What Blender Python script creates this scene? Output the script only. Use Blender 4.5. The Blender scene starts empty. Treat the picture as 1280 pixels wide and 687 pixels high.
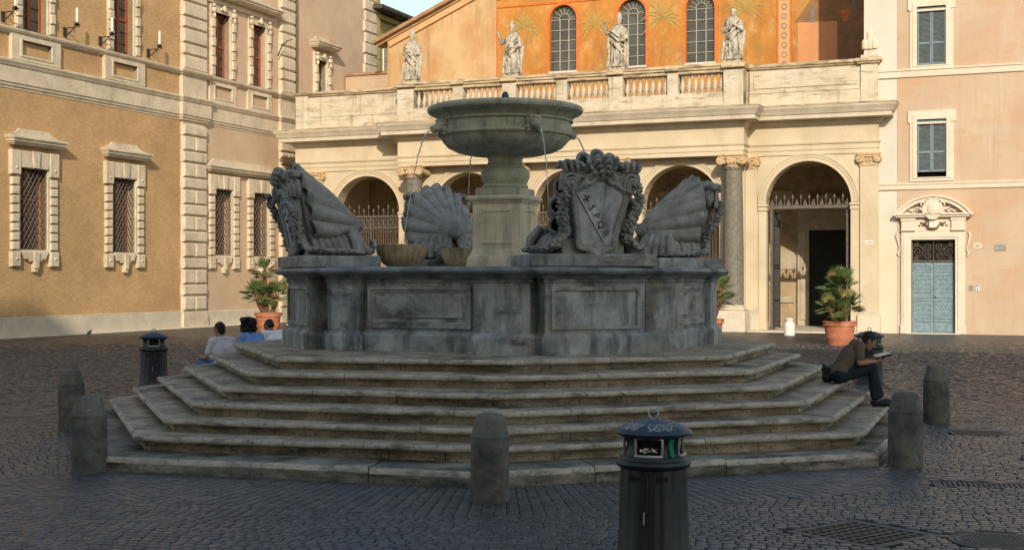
import bpy, bmesh, math, random
from math import sin, cos, pi, radians, sqrt, atan2
from mathutils import Vector, Matrix, noise
from mathutils.geometry import tessellate_polygon
random.seed(7)
scene = bpy.context.scene
COL = scene.collection
# ------------------------------------------------------------------ frames
CX, CY = -0.10, 19.30            # centre of the fountain, the camera stands at x=y=0
TH = radians(-22)                # the square's own axes: u along the church front, v away from us
def P(u, v, z=0.0):
    return Vector((CX + u*cos(TH) - v*sin(TH), CY + u*sin(TH) + v*cos(TH), z))
ORG = {}
def tag(o, label=None, cat=None, group=None, kind=None):
    if label: o['label'] = label
    if cat: o['category'] = cat
    if group: o['group'] = group
    if kind: o['kind'] = kind
    return o
def thing(name, label, cat, org=(0, 0, 0), frame='w', rot=0.0, group=None):
    o = bpy.data.objects.new(name, None); COL.objects.link(o)
    o.empty_display_size = 0.2
    if frame == 'p':
        o.location = P(*org); o.rotation_euler = (0, 0, TH); ORG[o.name] = Vector(org)
    elif frame == 'w':
        o.location = org; ORG[o.name] = Vector(org)
    else:
        o.location = org; o.rotation_euler = (0, 0, rot); ORG[o.name] = Vector((0, 0, 0))
    return tag(o, label, cat, group)
def root_of(o):
    while o.parent: o = o.parent
    return o
# ------------------------------------------------------------------ mesh builder
class MB:
    def __init__(s): s.v = []; s.f = []; s.M = None; s.alt = set(); s.mat2 = None
    def add(s, vs, fs):
        n = len(s.v)
        for p in vs:
            p = Vector(p)
            s.v.append(s.M @ p if s.M else p)
        for f in fs: s.f.append([i + n for i in f])
        return s
    def box(s, x0, x1, y0, y1, z0, z1):
        vs = [(x0,y0,z0),(x1,y0,z0),(x1,y1,z0),(x0,y1,z0),(x0,y0,z1),(x1,y0,z1),(x1,y1,z1),(x0,y1,z1)]
        return s.add(vs, [(0,3,2,1),(4,5,6,7),(0,1,5,4),(1,2,6,5),(2,3,7,6),(3,0,4,7)])
    def cham(s, x0, x1, y0, y1, z0, z1, c, face='-y'):
        # a block whose outer face is bevelled all round (a rusticated stone)
        if face == '-y':
            b = [(x0,y1,z0),(x1,y1,z0),(x1,y1,z1),(x0,y1,z1)]; m = [(x0,y0+c,z0),(x1,y0+c,z0),(x1,y0+c,z1),(x0,y0+c,z1)]
            t = [(x0+c,y0,z0+c),(x1-c,y0,z0+c),(x1-c,y0,z1-c),(x0+c,y0,z1-c)]
        else:
            b = [(x0,y0,z0),(x0,y1,z0),(x0,y1,z1),(x0,y0,z1)]; m = [(x1-c,y0,z0),(x1-c,y1,z0),(x1-c,y1,z1),(x1-c,y0,z1)]
            t = [(x1,y0+c,z0+c),(x1,y1-c,z0+c),(x1,y1-c,z1-c),(x1,y0+c,z1-c)]
        vs = b + m + t; fs = [(3,2,1,0),(8,9,10,11)]
        for i in range(4):
            j = (i+1) % 4
            fs += [(i,j,4+j,4+i),(4+i,4+j,8+j,8+i)]
        return s.add(vs, fs)
    def prism(s, poly, t0, t1, plane='xz', holes=()):
        def mk(p, t):
            return {'xz': (p[0], t, p[1]), 'yz': (t, p[0], p[1]), 'xy': (p[0], p[1], t)}[plane]
        loops = [list(poly)] + [list(h) for h in holes]
        tri = tessellate_polygon([[Vector((p[0], p[1], 0)) for p in l] for l in loops])
        flat = [p for l in loops for p in l]; n = len(flat)
        vs = [mk(p, t0) for p in flat] + [mk(p, t1) for p in flat]
        fs = [tuple(t) for t in tri] + [tuple(i+n for i in reversed(t)) for t in tri]
        k = 0
        for l in loops:
            m = len(l)
            for i in range(m):
                a, b = k+i, k+(i+1) % m
                fs.append((a, b, b+n, a+n))
            k += m
        return s.add(vs, fs)
    def loft(s, rings, cap0=True, cap1=True, closed=True):
        m = len(rings[0]); vs = [p for r in rings for p in r]; fs = []
        for a in range(len(rings)-1):
            for i in range(m if closed else m-1):
                j = (i+1) % m
                fs.append((a*m+i, a*m+j, (a+1)*m+j, (a+1)*m+i))
        if cap0: fs.append(tuple(reversed(range(m))))
        if cap1: fs.append(tuple(range((len(rings)-1)*m, len(rings)*m)))
        return s.add(vs, fs)
    def lathe(s, prof, n=24, c=(0, 0, 0), axis='z', cap0=True, cap1=True, a0=0.0, mod=None):
        rings = []
        for r, z in prof:
            ring = []
            for i in range(n):
                a = a0 + 2*pi*i/n; rr = r*(mod(a, z) if mod else 1)
                x, y = rr*cos(a), rr*sin(a)
                q = {'z': (x, y, z), 'y': (x, z, -y), 'x': (z, x, y)}[axis]
                ring.append((c[0]+q[0], c[1]+q[1], c[2]+q[2]))
            rings.append(ring)
        return s.loft(rings, cap0, cap1)
    def tube(s, pts, r, n=6, caps=True, flat=None):
        pts = [Vector(p) for p in pts]; m = len(pts)
        rs = r if isinstance(r, (list, tuple)) else [r]*m
        rings = []; up = None
        for i in range(m):
            t = (pts[min(i+1, m-1)] - pts[max(i-1, 0)])
            if t.length < 1e-9: t = Vector((0, 0, 1))
            t.normalize()
            if up is None:
                up = Vector((0, 0, 1)) if abs(t.z) < .9 else Vector((0, 1, 0))
                if flat: up = Vector(flat)
            x = t.cross(up)
            if x.length < 1e-6: x = t.cross(Vector((1, 0, 0)))
            x.normalize(); y = x.cross(t)
            if not flat: up = y
            k = 1.0 if not flat else s.ratio
            rings.append([pts[i] + x*(rs[i]*cos(2*pi*j/n)) + y*(rs[i]*k*sin(2*pi*j/n)) for j in range(n)])
        return s.loft(rings, caps, caps)
    def ell(s, c, r, R=None, n=10, m=7):
        c = Vector(c); rings = []
        if not isinstance(r, (tuple, list)): r = (r, r, r)
        for a in range(m):
            t = pi*(a+.5)/m - pi/2
            ring = []
            for i in range(n):
                q = Vector((r[0]*cos(t)*cos(2*pi*i/n), r[1]*cos(t)*sin(2*pi*i/n), r[2]*sin(t)))
                ring.append(c + (R @ q if R else q))
            rings.append(ring)
        return s.loft(rings)
    def cap(s, p0, p1, r0, r1, n=10):
        p0, p1 = Vector(p0), Vector(p1); d = p1-p0; L = d.length
        if L < 1e-6: return s.ell(p0, r0)
        d.normalize()
        pts = [p0 - d*r0*.95, p0 - d*r0*.7, p0 - d*r0*.3, p0, p1, p1 + d*r1*.3, p1 + d*r1*.7, p1 + d*r1*.95]
        rs = [r0*.3, r0*.71, r0*.95, r0, r1, r1*.95, r1*.71, r1*.3]
        return s.tube(pts, rs, n)
    def chain(s, pts, rs, n=10):
        for i in range(len(pts)-1): s.cap(pts[i], pts[i+1], rs[i], rs[i+1], n)
        return s
    def sweep(s, path, prof, closed=False, back=None):
        # profile (offset to the right of the path, z) swept with mitres
        m = offs(path, closed); n = len(path)
        rings = [[(path[i][0]+m[i][0]*o, path[i][1]+m[i][1]*o, z) for o, z in prof] for i in range(n)]
        if closed: rings.append(rings[0])
        k = len(prof); vs = [p for r in rings for p in r]; fs = []
        for a in range(len(rings)-1):
            for i in range(k-1):
                fs.append((a*k+i, (a+1)*k+i, (a+1)*k+i+1, a*k+i+1))
        return s.add(vs, fs)
    def build(s, name, mat, parent=None, smooth=None, bevel=0, remesh=0, sm=0, label=None, disp=0, dscale=8, segs=1):
        me = bpy.data.meshes.new(name)
        if parent is not None:
            o0 = ORG[root_of(parent).name]
            vs = [p - o0 for p in s.v]
        else: vs = s.v
        me.from_pydata([tuple(p) for p in vs], [], s.f)
        bm = bmesh.new(); bm.from_mesh(me)
        bmesh.ops.recalc_face_normals(bm, faces=bm.faces)
        bm.to_mesh(me); bm.free()
        o = bpy.data.objects.new(name, me); COL.objects.link(o)
        if remesh:
            md = o.modifiers.new('r', 'REMESH'); md.mode = 'VOXEL'; md.voxel_size = remesh
            if sm:
                md = o.modifiers.new('s', 'SMOOTH'); md.iterations = sm; md.factor = .5
            dg = bpy.context.evaluated_depsgraph_get()
            me2 = bpy.data.meshes.new_from_object(o.evaluated_get(dg))
            o.modifiers.clear(); o.data = me2; bpy.data.meshes.remove(me); me = me2; me.name = name
            if disp:
                me.update(); nr = [v.normal.copy() for v in me.vertices]
                for i, v in enumerate(me.vertices):
                    v.co += nr[i]*disp*noise.noise(Vector(v.co)*dscale)
            smooth = 60 if smooth is None else smooth
        me.materials.clear(); me.materials.append(mat)
        if s.alt and s.mat2:
            me.materials.append(s.mat2)
            for i in s.alt: me.polygons[i].material_index = 1
        if smooth:
            me.polygons.foreach_set('use_smooth', [True]*len(me.polygons))
            me.set_sharp_from_angle(angle=radians(smooth))
        if bevel:
            md = o.modifiers.new('bevel', 'BEVEL'); md.width = bevel; md.segments = segs
            md.limit_method = 'ANGLE'; md.angle_limit = radians(40)
        if parent is not None: o.parent = parent
        if label: o['label'] = label
        me.update()
        return o
def offs(path, closed):
    n = len(path); ns = []
    for i in range(n if closed else n-1):
        a, b = path[i], path[(i+1) % n]; dx, dy = b[0]-a[0], b[1]-a[1]; L = sqrt(dx*dx+dy*dy) or 1
        ns.append((dy/L, -dx/L))
    out = []
    for i in range(n):
        if closed: n1, n2 = ns[i-1], ns[i]
        else: n1, n2 = ns[max(i-1, 0)], ns[min(i, n-2)]
        d = 1 + n1[0]*n2[0] + n1[1]*n2[1]
        if d < .15: d = .15
        out.append(((n1[0]+n2[0])/d, (n1[1]+n2[1])/d))
    return out
def copy_tree(o, parent=None):
    c = o.copy(); COL.objects.link(c)
    if parent is not None: c.parent = parent
    else: ORG[c.name] = ORG[o.name]
    for ch in list(o.children): copy_tree(ch, c)
    return c
def text_mb(txt, size, ext=.004):
    cu = bpy.data.curves.new('lettering', 'FONT'); cu.body = txt; cu.size = size; cu.extrude = ext
    cu.align_x = 'CENTER'; cu.align_y = 'CENTER'; cu.resolution_u = 3
    o = bpy.data.objects.new('lettering', cu); COL.objects.link(o)
    dg = bpy.context.evaluated_depsgraph_get()
    me = bpy.data.meshes.new_from_object(o.evaluated_get(dg))
    vs = [v.co.copy() for v in me.vertices]; fs = [tuple(p.vertices) for p in me.polygons]
    bpy.data.objects.remove(o); bpy.data.meshes.remove(me)
    return vs, fs
def arc(cx, cz, r, a0, a1, n, rz=None):
    rz = rz or r
    return [(cx + r*cos(a0+(a1-a0)*i/n), cz + rz*sin(a0+(a1-a0)*i/n)) for i in range(n+1)]
# ------------------------------------------------------------------ materials
class NT:
    def __init__(s, name):
        s.m = bpy.data.materials.new(name); s.m.use_nodes = True
        s.t = s.m.node_tree; s.b = s.t.nodes['Principled BSDF']
        s.tc = s.n('ShaderNodeTexCoord')
    def n(s, t, **kw):
        x = s.t.nodes.new(t)
        for k, v in kw.items(): setattr(x, k, v)
        return x
    def l(s, a, b): s.t.links.new(a, b)
    def co(s, scale=(1, 1, 1), rot=(0, 0, 0), src='Object'):
        mp = s.n('ShaderNodeMapping'); mp.inputs['Scale'].default_value = scale; mp.inputs['Rotation'].default_value = rot
        s.l(s.tc.outputs[src], mp.inputs[0]); return mp.outputs[0]
    def noise(s, co, scale, detail=6, rough=.6):
        x = s.n('ShaderNodeTexNoise'); x.inputs['Scale'].default_value = scale; x.inputs['Detail'].default_value = detail
        x.inputs['Roughness'].default_value = rough; s.l(co, x.inputs['Vector']); return x.outputs['Fac']
    def ramp(s, fac, stops):
        x = s.n('ShaderNodeValToRGB'); e = x.color_ramp.elements
        while len(e) < len(stops): e.new(.5)
        for i, (p, c) in enumerate(stops):
            e[i].position = p; e[i].color = (c, c, c, 1) if isinstance(c, (int, float)) else (*c, 1)
        s.l(fac, x.inputs[0]); return x.outputs[0]
    def mix(s, fac, a, b, mode='MIX'):
        x = s.n('ShaderNodeMix', data_type='RGBA', blend_type=mode)
        for sock, val in ((x.inputs[0], fac), (x.inputs[6], a), (x.inputs[7], b)):
            if isinstance(val, (int, float)): sock.default_value = val
            elif isinstance(val, (tuple, list)): sock.default_value = (*val, 1)
            else: s.l(val, sock)
        return x.outputs[2]
    def bump(s, h, strength, dist=.02, prev=None):
        x = s.n('ShaderNodeBump'); x.inputs['Strength'].default_value = strength; x.inputs['Distance'].default_value = dist
        s.l(h, x.inputs['Height'])
        if prev is not None: s.l(prev, x.inputs['Normal'])
        return x.outputs[0]
    def out(s, col, rough=.8, nrm=None, metal=0, spec=.3):
        if isinstance(col, tuple): s.b.inputs['Base Color'].default_value = (*col, 1)
        else: s.l(col, s.b.inputs['Base Color'])
        if isinstance(rough, (int, float)): s.b.inputs['Roughness'].default_value = rough
        else: s.l(rough, s.b.inputs['Roughness'])
        s.b.inputs['Metallic'].default_value = metal
        s.b.inputs['Specular IOR Level'].default_value = spec
        if nrm is not None: s.l(nrm, s.b.inputs['Normal'])
        return s.m
def mat(name, c1, c2, scale=2., rough=.85, bump=.3, bscale=30., bdist=.01, streaks=(), lo=.35, hi=.65, spec=.25, metal=0, detail=8):
    """two-tone mottled surface; streaks = [(colour, amount, (sx,sy,sz), lo, hi)] are stains with a shape of their own"""
    t = NT(name); co = t.co()
    col = t.ramp(t.noise(co, scale, detail, .65), [(lo, c1), (hi, c2)])
    for c, amt, sc, a, b in streaks:
        f = t.ramp(t.noise(t.co(sc), 1., 6, .65), [(a, 0.), (b, float(amt))])
        col = t.mix(f, col, c)
    nrm = t.bump(t.noise(co, bscale, 6, .7), bump, bdist) if bump else None
    return t.out(col, rough, nrm, metal, spec)
def brick_mat(name, c1, c2, mort, bw, bh, msize, axes='yz', rough=.9, bump=.35, stain=None):
    t = NT(name)
    sep = t.n('ShaderNodeSeparateXYZ'); t.l(t.tc.outputs['Object'], sep.inputs[0])
    cb = t.n('ShaderNodeCombineXYZ')
    t.l(sep.outputs['XYZ'.index(axes[0].upper())], cb.inputs[0]); t.l(sep.outputs['XYZ'.index(axes[1].upper())], cb.inputs[1])
    br = t.n('ShaderNodeTexBrick'); br.inputs['Scale'].default_value = 1
    br.inputs['Brick Width'].default_value = bw; br.inputs['Row Height'].default_value = bh
    br.inputs['Mortar Size'].default_value = msize; br.inputs['Mortar Smooth'].default_value = .3
    br.inputs['Color1'].default_value = (*c1, 1); br.inputs['Color2'].default_value = (*c2, 1); br.inputs['Mortar'].default_value = (*mort, 1)
    t.l(cb.outputs[0], br.inputs['Vector'])
    big = t.ramp(t.noise(t.co((1, .35, .5)), 1., 7, .7), [(.3, (.74, .72, .7)), (.7, (1.12, 1.1, 1.08))])
    col = t.mix(1., br.outputs['Color'], big, 'MULTIPLY')
    fine = t.ramp(t.noise(t.co((1, 5, 24)), 1., 4, .7), [(.3, (.78, .765, .75)), (.7, (1.16, 1.16, 1.16))])
    col = t.mix(1., col, fine, 'MULTIPLY')
    if stain:
        f = t.ramp(t.noise(t.co((.5, 1.2, .18)), 1., 6, .7), [(.55, 0.), (.8, .6)]); col = t.mix(f, col, stain)
    return t.out(col, rough, t.bump(br.outputs['Fac'], -bump, .01, None))
def cobble_mat(name, src, scale, rot, bw, bh, warp):
    t = NT(name)
    co = t.co((scale, scale, scale), rot, src)
    nz = t.n('ShaderNodeTexNoise'); nz.inputs['Scale'].default_value = .35; nz.inputs['Detail'].default_value = 2; t.l(co, nz.inputs['Vector'])
    nz2 = t.n('ShaderNodeTexNoise'); nz2.inputs['Scale'].default_value = 7.; nz2.inputs['Detail'].default_value = 2; t.l(co, nz2.inputs['Vector'])
    def addv(v, n_, k):
        a = t.n('ShaderNodeVectorMath', operation='SUBTRACT'); t.l(n_.outputs['Color'], a.inputs[0]); a.inputs[1].default_value = (.5, .5, .5)
        b = t.n('ShaderNodeVectorMath', operation='SCALE'); t.l(a.outputs[0], b.inputs[0]); b.inputs['Scale'].default_value = k
        c = t.n('ShaderNodeVectorMath', operation='ADD'); t.l(v, c.inputs[0]); t.l(b.outputs[0], c.inputs[1]); return c.outputs[0]
    v = addv(addv(co, nz, warp), nz2, .035)
    br = t.n('ShaderNodeTexBrick'); br.inputs['Scale'].default_value = 1
    br.inputs['Brick Width'].default_value = bw; br.inputs['Row Height'].default_value = bh
    br.inputs['Mortar Size'].default_value = .013; br.inputs['Mortar Smooth'].default_value = .35
    br.inputs['Color1'].default_value = (.045, .043, .042, 1); br.inputs['Color2'].default_value = (.090, .083, .075, 1); br.inputs['Mortar'].default_value = (.012, .012, .012, 1)
    t.l(v, br.inputs['Vector'])
    pat = t.ramp(t.noise(co, .22, 5, .6), [(.3, (.72, .74, .78)), (.7, (1.2, 1.15, 1.1))])
    col = t.mix(1., br.outputs['Color'], pat, 'MULTIPLY')
    fine = t.ramp(t.noise(co, 25., 5, .7), [(.3, (.75, .75, .75)), (.7, (1.2, 1.2, 1.2))])
    col = t.mix(1., col, fine, 'MULTIPLY')
    dirt = t.ramp(t.noise(co, 2.3, 6, .7), [(.52, 0.), (.72, .35)]); col = t.mix(dirt, col, (.075, .066, .055))
    n1 = t.bump(br.outputs['Fac'], -1., .035)
    n2 = t.bump(t.noise(co, 9., 5, .6), .35, .02, n1)
    rg = t.ramp(t.noise(co, 3., 5, .6), [(.3, .36), (.7, .62)])
    return t.out(col, rg, n2, 0, .45)
m_ground = cobble_mat('basalt_cobbles', 'Object', 1, (0, 0, radians(24)), .15, .125, .9)
m_band = cobble_mat('basalt_rows', 'UV', 1, (0, 0, 0), .34, .115, .10)
def stone_mat():
    t = NT('basalt_setts'); co = t.co(); g = t.n('ShaderNodeNewGeometry')
    col = t.ramp(g.outputs['Random Per Island'], [(0., (.050, .049, .050)), (.5, (.070, .067, .064)), (1., (.105, .095, .083))])
    fine = t.ramp(t.noise(co, 30., 5, .7), [(.3, (.7, .7, .7)), (.7, (1.25, 1.25, 1.25))]); col = t.mix(1., col, fine, 'MULTIPLY')
    pat = t.ramp(t.noise(co, .3, 5, .6), [(.3, (.72, .74, .78)), (.7, (1.25, 1.2, 1.12))]); col = t.mix(1., col, pat, 'MULTIPLY')
    dirt = t.ramp(t.noise(co, 2.6, 6, .7), [(.54, 0.), (.72, .5)]); col = t.mix(dirt, col, (.085, .074, .06))
    return t.out(col, t.ramp(t.noise(co, 4., 5, .6), [(.3, .26), (.7, .5)]), t.bump(t.noise(co, 45., 5, .65), .35, .008), 0, .55)
m_sett = stone_mat()
m_step = mat('weathered_travertine', (0.230, 0.197, 0.143), (0.506, 0.430, 0.319), 2.6, .8, .8, 34., .012,
             [((.06, .055, .048), .85, (1.4, 1.4, 7), .48, .66), ((.54, .49, .41), .6, (5, 5, 3), .56, .7), ((.03, .027, .023), .75, (24, 24, 34), .585, .64), ((.13, .11, .08), .6, (34, 34, 34), .52, .62)])
m_kerb = mat('kerb_stone', (0.154, 0.141, 0.110), (0.330, 0.299, 0.242), 2.5, .85, .9, 22., .02,
             [((.035, .036, .03), .9, (1.6, 1.6, 7), .46, .64), ((.025, .023, .02), .7, (22, 22, 28), .59, .64), ((.06, .075, .045), .6, (1, 1, 9), .5, .68)])
m_fount = mat('grey_marble', (0.128, 0.140, 0.138), (0.366, 0.397, 0.390), 1.9, .62, .4, 25., .008,
              [((.033, .039, .04), .85, (3.6, 3.6, .7), .48, .65), ((.46, .48, .47), .7, (3.2, 3.2, 1.2), .53, .68), ((.22, .205, .155), .7, (1.1, 1.1, 2.2), .52, .68), ((.035, .04, .042), .85, (1.3, 1.3, 4.), .56, .68)], spec=.4)
m_rim = mat('dark_rim_stone', (0.072, 0.079, 0.084), (0.228, 0.246, 0.252), 3., .5, .3, 25., .006, [((.24, .23, .21), .6, (1.6, 1.6, 6), .6, .75)], spec=.45)
m_carve = mat('carved_grey_stone', (0.192, 0.196, 0.182), (0.348, 0.344, 0.314), 5., .8, .5, 45., .006,
              [((.07, .075, .072), .6, (3, 3, 1.5), .50, .7), ((.40, .385, .335), .5, (2, 2, 3), .55, .72)])
m_shield = mat('shield_marble', (0.264, 0.294, 0.306), (0.528, 0.558, 0.564), 3., .6, .3, 30., .006, [((.06, .07, .08), .7, (6, 6, 1.5), .5, .7)])
m_bowl = mat('bowl_granite', (0.274, 0.273, 0.191), (0.456, 0.442, 0.320), 5., .6, .25, 60., .004,
             [((.08, .084, .062), .7, (5, 5, .8), .5, .7), ((.42, .41, .34), .4, (6, 6, 1.0), .6, .72)], spec=.4)
m_ped = mat('pedestal_marble', (0.484, 0.422, 0.293), (0.726, 0.634, 0.444), 2.5, .75, .3, 30., .006, [((.24, .225, .175), .7, (5, 5, .6), .5, .7)])
m_tan = mat('wet_fluted_stone', (0.240, 0.186, 0.102), (0.552, 0.444, 0.264), 4., .45, .3, 30., .006, [((.06, .055, .035), .8, (6, 6, .8), .5, .7)])
m_boll = mat('bollard_stone', (0.066, 0.066, 0.057), (0.196, 0.186, 0.154), 3., .85, .7, 26., .012,
             [((.03, .031, .03), .8, (2.5, 2.5, 1.8), .50, .68), ((.32, .31, .28), .7, (9, 9, 9), .64, .72)])
m_trav = mat('cream_travertine', (.43, .37, .28), (.57, .505, .40), 1.3, .85, .35, 30., .008,
             [((.36, .29, .18), .6, (1.5, 1.5, .6), .55, .75), ((.22, .19, .14), .5, (5, 5, 6), .64, .74)])
m_port = mat('portico_plaster', (.475, .395, .275), (.565, .48, .35), .8, .9, .25, 35., .006, [((.40, .31, .195), .7, (.9, .9, .35), .5, .75)])
m_attic = mat('stained_parapet', (.45, .395, .30), (.57, .51, .41), 1.2, .88, .35, 28., .008,
              [((.28, .23, .155), .8, (.9, .9, 2.4), .50, .68), ((.13, .10, .065), .75, (1.1, 1.1, 6.), .57, .69), ((.24, .18, .105), .6, (4., 4., .35), .56, .68)])
m_coping = mat('lichened_coping', (.42, .33, .21), (.58, .47, .32), 2., .9, .5, 25., .01, [((.13, .10, .07), .9, (1.4, 1.4, 9), .46, .66)])
m_nave = mat('orange_fresco', (0.380, 0.152, 0.032), (0.494, 0.230, 0.052), .55, .9, .15, 30., .005,
             [((.46, .27, .09), .8, (.35, .35, .25), .46, .66), ((.28, .115, .035), .75, (1.1, 1.1, .35), .52, .70), ((.22, .17, .075), .55, (.7, .7, .7), .55, .68), ((.50, .36, .18), .65, (1.8, 1.8, 1.2), .54, .7)])
m_navel = mat('faded_ochre', (.42, .265, .125), (.52, .36, .195), .6, .9, .15, 30., .005, [((.40, .19, .07), .8, (.7, .7, .4), .5, .7), ((.20, .12, .055), .8, (1.3, 1.3, .22), .53, .70)])
m_red = mat('red_paint_border', (.50, .12, .03), (.60, .18, .05), 3., .9, 0)
m_palmp = mat('painted_green', (.31, .25, .085), (.42, .26, .075), 3., .9, 0)
m_trunkp = mat('painted_brown', (.33, .155, .045), (.46, .225, .06), 3., .9, 0)
m_townd = mat('painted_dusk', (.20, .11, .055), (.30, .16, .07), 2., .9, 0)
m_townp = mat('painted_pink', (.52, .24, .11), (.58, .28, .13), 2., .9, 0)
m_townb = mat('painted_blue', (.16, .15, .16), (.24, .18, .15), 3., .9, 0)
m_bord = mat('painted_border', (.50, .30, .14), (.56, .36, .19), 4., .9, 0)
m_statue = mat('statue_marble', (0.342, 0.304, 0.242), (0.532, 0.484, 0.399), 5., .85, .4, 30., .01, [((.12, .095, .07), .9, (3.2, 3.2, 1.9), .48, .64)])
m_cap = mat('capital_stone', (.44, .31, .17), (.58, .45, .28), 7., .85, .4, 40., .006, [((.28, .15, .065), .8, (5, 5, 5), .5, .68)])
m_colst = mat('grey_granite_column', (0.112, 0.102, 0.083), (0.185, 0.172, 0.139), 8., .6, .15, 80., .003, [((.36, .27, .17), .6, (1, 1, 5), .66, .72)])
m_brick = brick_mat('yellow_brick', (.55, .355, .17), (.47, .285, .122), (.50, .36, .20), .24, .045, .009, 'yz', stain=(.42, .27, .13))
m_pinkpl = mat('pinkish_plaster', (.47, .34, .23), (.56, .415, .285), .7, .9, .15, 30., .005, [((.50, .40, .29), .5, (.6, .6, .25), .5, .7)])
m_ptrav = mat('palace_travertine', (0.499, 0.423, 0.310), (0.634, 0.550, 0.414), 1.6, .85, .4, 26., .008, [((.36, .29, .20), .7, (1.2, 1.2, .6), .52, .70), ((.24, .20, .16), .6, (6, 6, 9), .60, .70)])
m_plinth = mat('plinth_travertine', (.46, .41, .325), (.58, .515, .41), 1.2, .85, .4, 26., .008, [((.33, .26, .17), .7, (1.2, 1.2, .7), .58, .75), ((.26, .17, .08), .6, (1.5, .8, .9), .68, .76)])
m_peach = mat('peach_stucco', (.43, .32, .23), (.49, .375, .275), .5, .92, .15, 40., .004,
              [((.45, .295, .185), .9, (.22, .22, .45), .47, .62), ((.52, .42, .325), .6, (.45, .45, .16), .52, .66), ((.40, .27, .17), .5, (2.5, 2.5, .25), .56, .72), ((.36, .25, .17), .5, (1.3, 1.3, 4.), .6, .7), ((.30, .22, .16), .35, (6, 6, .4), .58, .72)])
m_cream = mat('cream_stucco', (.55, .475, .36), (.60, .525, .41), .6, .92, .12, 40., .004)
m_creamw = mat('pale_stucco', (.52, .48, .405), (.57, .53, .455), .6, .92, .12, 40., .004)
m_frame = mat('cream_window_stone', (.55, .485, .385), (.62, .555, .45), 2., .88, .2, 35., .004)
m_shut = mat('blue_grey_paint', (.135, .185, .215), (.19, .25, .28), 5., .6, .15, 40., .002)
m_slat = mat('grey_slat_paint', (.10, .125, .14), (.15, .175, .18), 5., .7, 0)
m_door = mat('weathered_blue_door', (.13, .19, .225), (.205, .275, .31), 6., .65, .3, 40., .004, [((.36, .42, .42), .6, (8, 8, 16), .58, .7), ((.12, .13, .12), .6, (1, 1, 1.4), .6, .72)])
m_iron = mat('wrought_iron', (.07, .06, .05), (.13, .11, .088), 8., .6, .2, 60., .003, spec=.4)
m_irond = mat('dark_iron', (.018, .018, .017), (.036, .034, .03), 8., .55, .2, 60., .003, spec=.4)
m_rust = mat('rusty_grille', (.10, .075, .055), (.17, .135, .105), 6., .7, .1, 60., .002)
m_dark = mat('dark_interior', (.012, .01, .008), (.02, .016, .013), 2., .9, 0)
m_panel = mat('panel_marble', (.15, .16, .155), (.34, .355, .34), 2.4, .6, .4, 25., .008, [((.04, .047, .047), .88, (1.8, 1.8, 2.6), .50, .64), ((.46, .47, .44), .5, (2.6, 2.6, 3.), .54, .68), ((.07, .075, .07), .7, (7, 7, .6), .54, .68)], spec=.4)
m_letter = mat('engraved_letters', (.055, .06, .062), (.085, .09, .092), 8., .9, 0)
m_pitshade = mat('drain_pit_shade', (.003, .003, .003), (.005, .005, .005), 2., .95, 0)  # near-black colour stands in for the shade down the drains
m_inner = mat('portico_inner_wall', (0.338, 0.250, 0.156), (0.475, 0.362, 0.225), .9, .9, .3, 20., .01, [((.15, .10, .06), .7, (1.5, 1.5, 1.5), .5, .7)])
m_marb = mat('inner_marble', (.36, .31, .225), (.48, .42, .32), 3., .7, .3, 20., .01)
m_blackdoor = mat('black_door_leaf', (.010, .011, .012), (.02, .021, .022), 4., .6, .1, 30., .002)
m_redwood = mat('red_window_wood', (0.240, 0.060, 0.024), (0.320, 0.096, 0.040), 6., .6, .1, 40., .002)
m_copper = mat('downpipe_metal', (.10, .065, .045), (.15, .10, .07), 4., .6, .1, 40., .002)
m_roof = mat('dark_roof_tiles', (.045, .045, .035), (.09, .085, .065), 4., .85, .4, 14., .02)
m_olive = mat('olive_plaster', (.34, .26, .095), (.42, .33, .14), .9, .9, .15, 30., .005)
m_rooft = mat('terracotta_tiles', (.30, .16, .08), (.42, .25, .13), 4., .85, .4, 14., .02, [((.10, .08, .06), .7, (2, 2, 2), .5, .7)])
m_terra = mat('terracotta', (.34, .115, .06), (.44, .175, .10), 4., .8, .2, 30., .005, [((.60, .37, .25), .5, (3, 3, 5), .55, .72), ((.30, .10, .05), .4, (2, 2, 6), .55, .7)])
m_leaf = mat('palm_leaf', (.045, .085, .022), (.115, .155, .042), 5., .5, 0, spec=.4)
m_leaf2 = mat('dry_palm_leaf', (.19, .16, .055), (.30, .25, .10), 5., .6, 0)
m_trunk = mat('fibrous_trunk', (.09, .05, .025), (.19, .11, .055), 12., .95, .9, 30., .02)
m_soil = mat('soil', (.03, .022, .016), (.06, .045, .03), 9., .95, .6, 30., .02)
m_bin = mat('green_black_iron', (0.007, 0.011, 0.011), (0.015, 0.020, 0.019), 4., .5, .2, 50., .003, [((.07, .075, .07), .4, (9, 9, 5), .64, .74)], spec=.5)
m_binlid = mat('blue_black_lid', (.018, .030, .045), (.035, .052, .072), 5., .45, .15, 50., .003, spec=.5)
m_steel = mat('dull_steel', (.28, .28, .27), (.42, .42, .40), 7., .4, .1, 50., .002, metal=.6)
m_white = mat('white_paint', (.58, .55, .49), (.66, .63, .57), 5., .7, .1, 40., .003, [((.45, .40, .33), .6, (3, 3, 3), .58, .72)])
m_graf = mat('pale_spray_paint', (0.294, 0.322, 0.350), (0.385, 0.406, 0.434), 9., .7, 0)
m_grafg = mat('green_spray_paint', (.02, .22, .13), (.03, .30, .18), 9., .7, 0)
m_paper = mat('paper', (.62, .59, .50), (.72, .69, .60), 8., .8, 0)
m_cover = mat('book_cover', (.05, .04, .042), (.08, .06, .06), 8., .6, 0)
m_skin = mat('skin', (.33, .17, .105), (.40, .215, .14), 12., .55, .1, 90., .002, spec=.35)
m_skind = mat('tanned_skin', (.24, .12, .07), (.30, .155, .095), 12., .55, .1, 90., .002, spec=.35)
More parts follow.
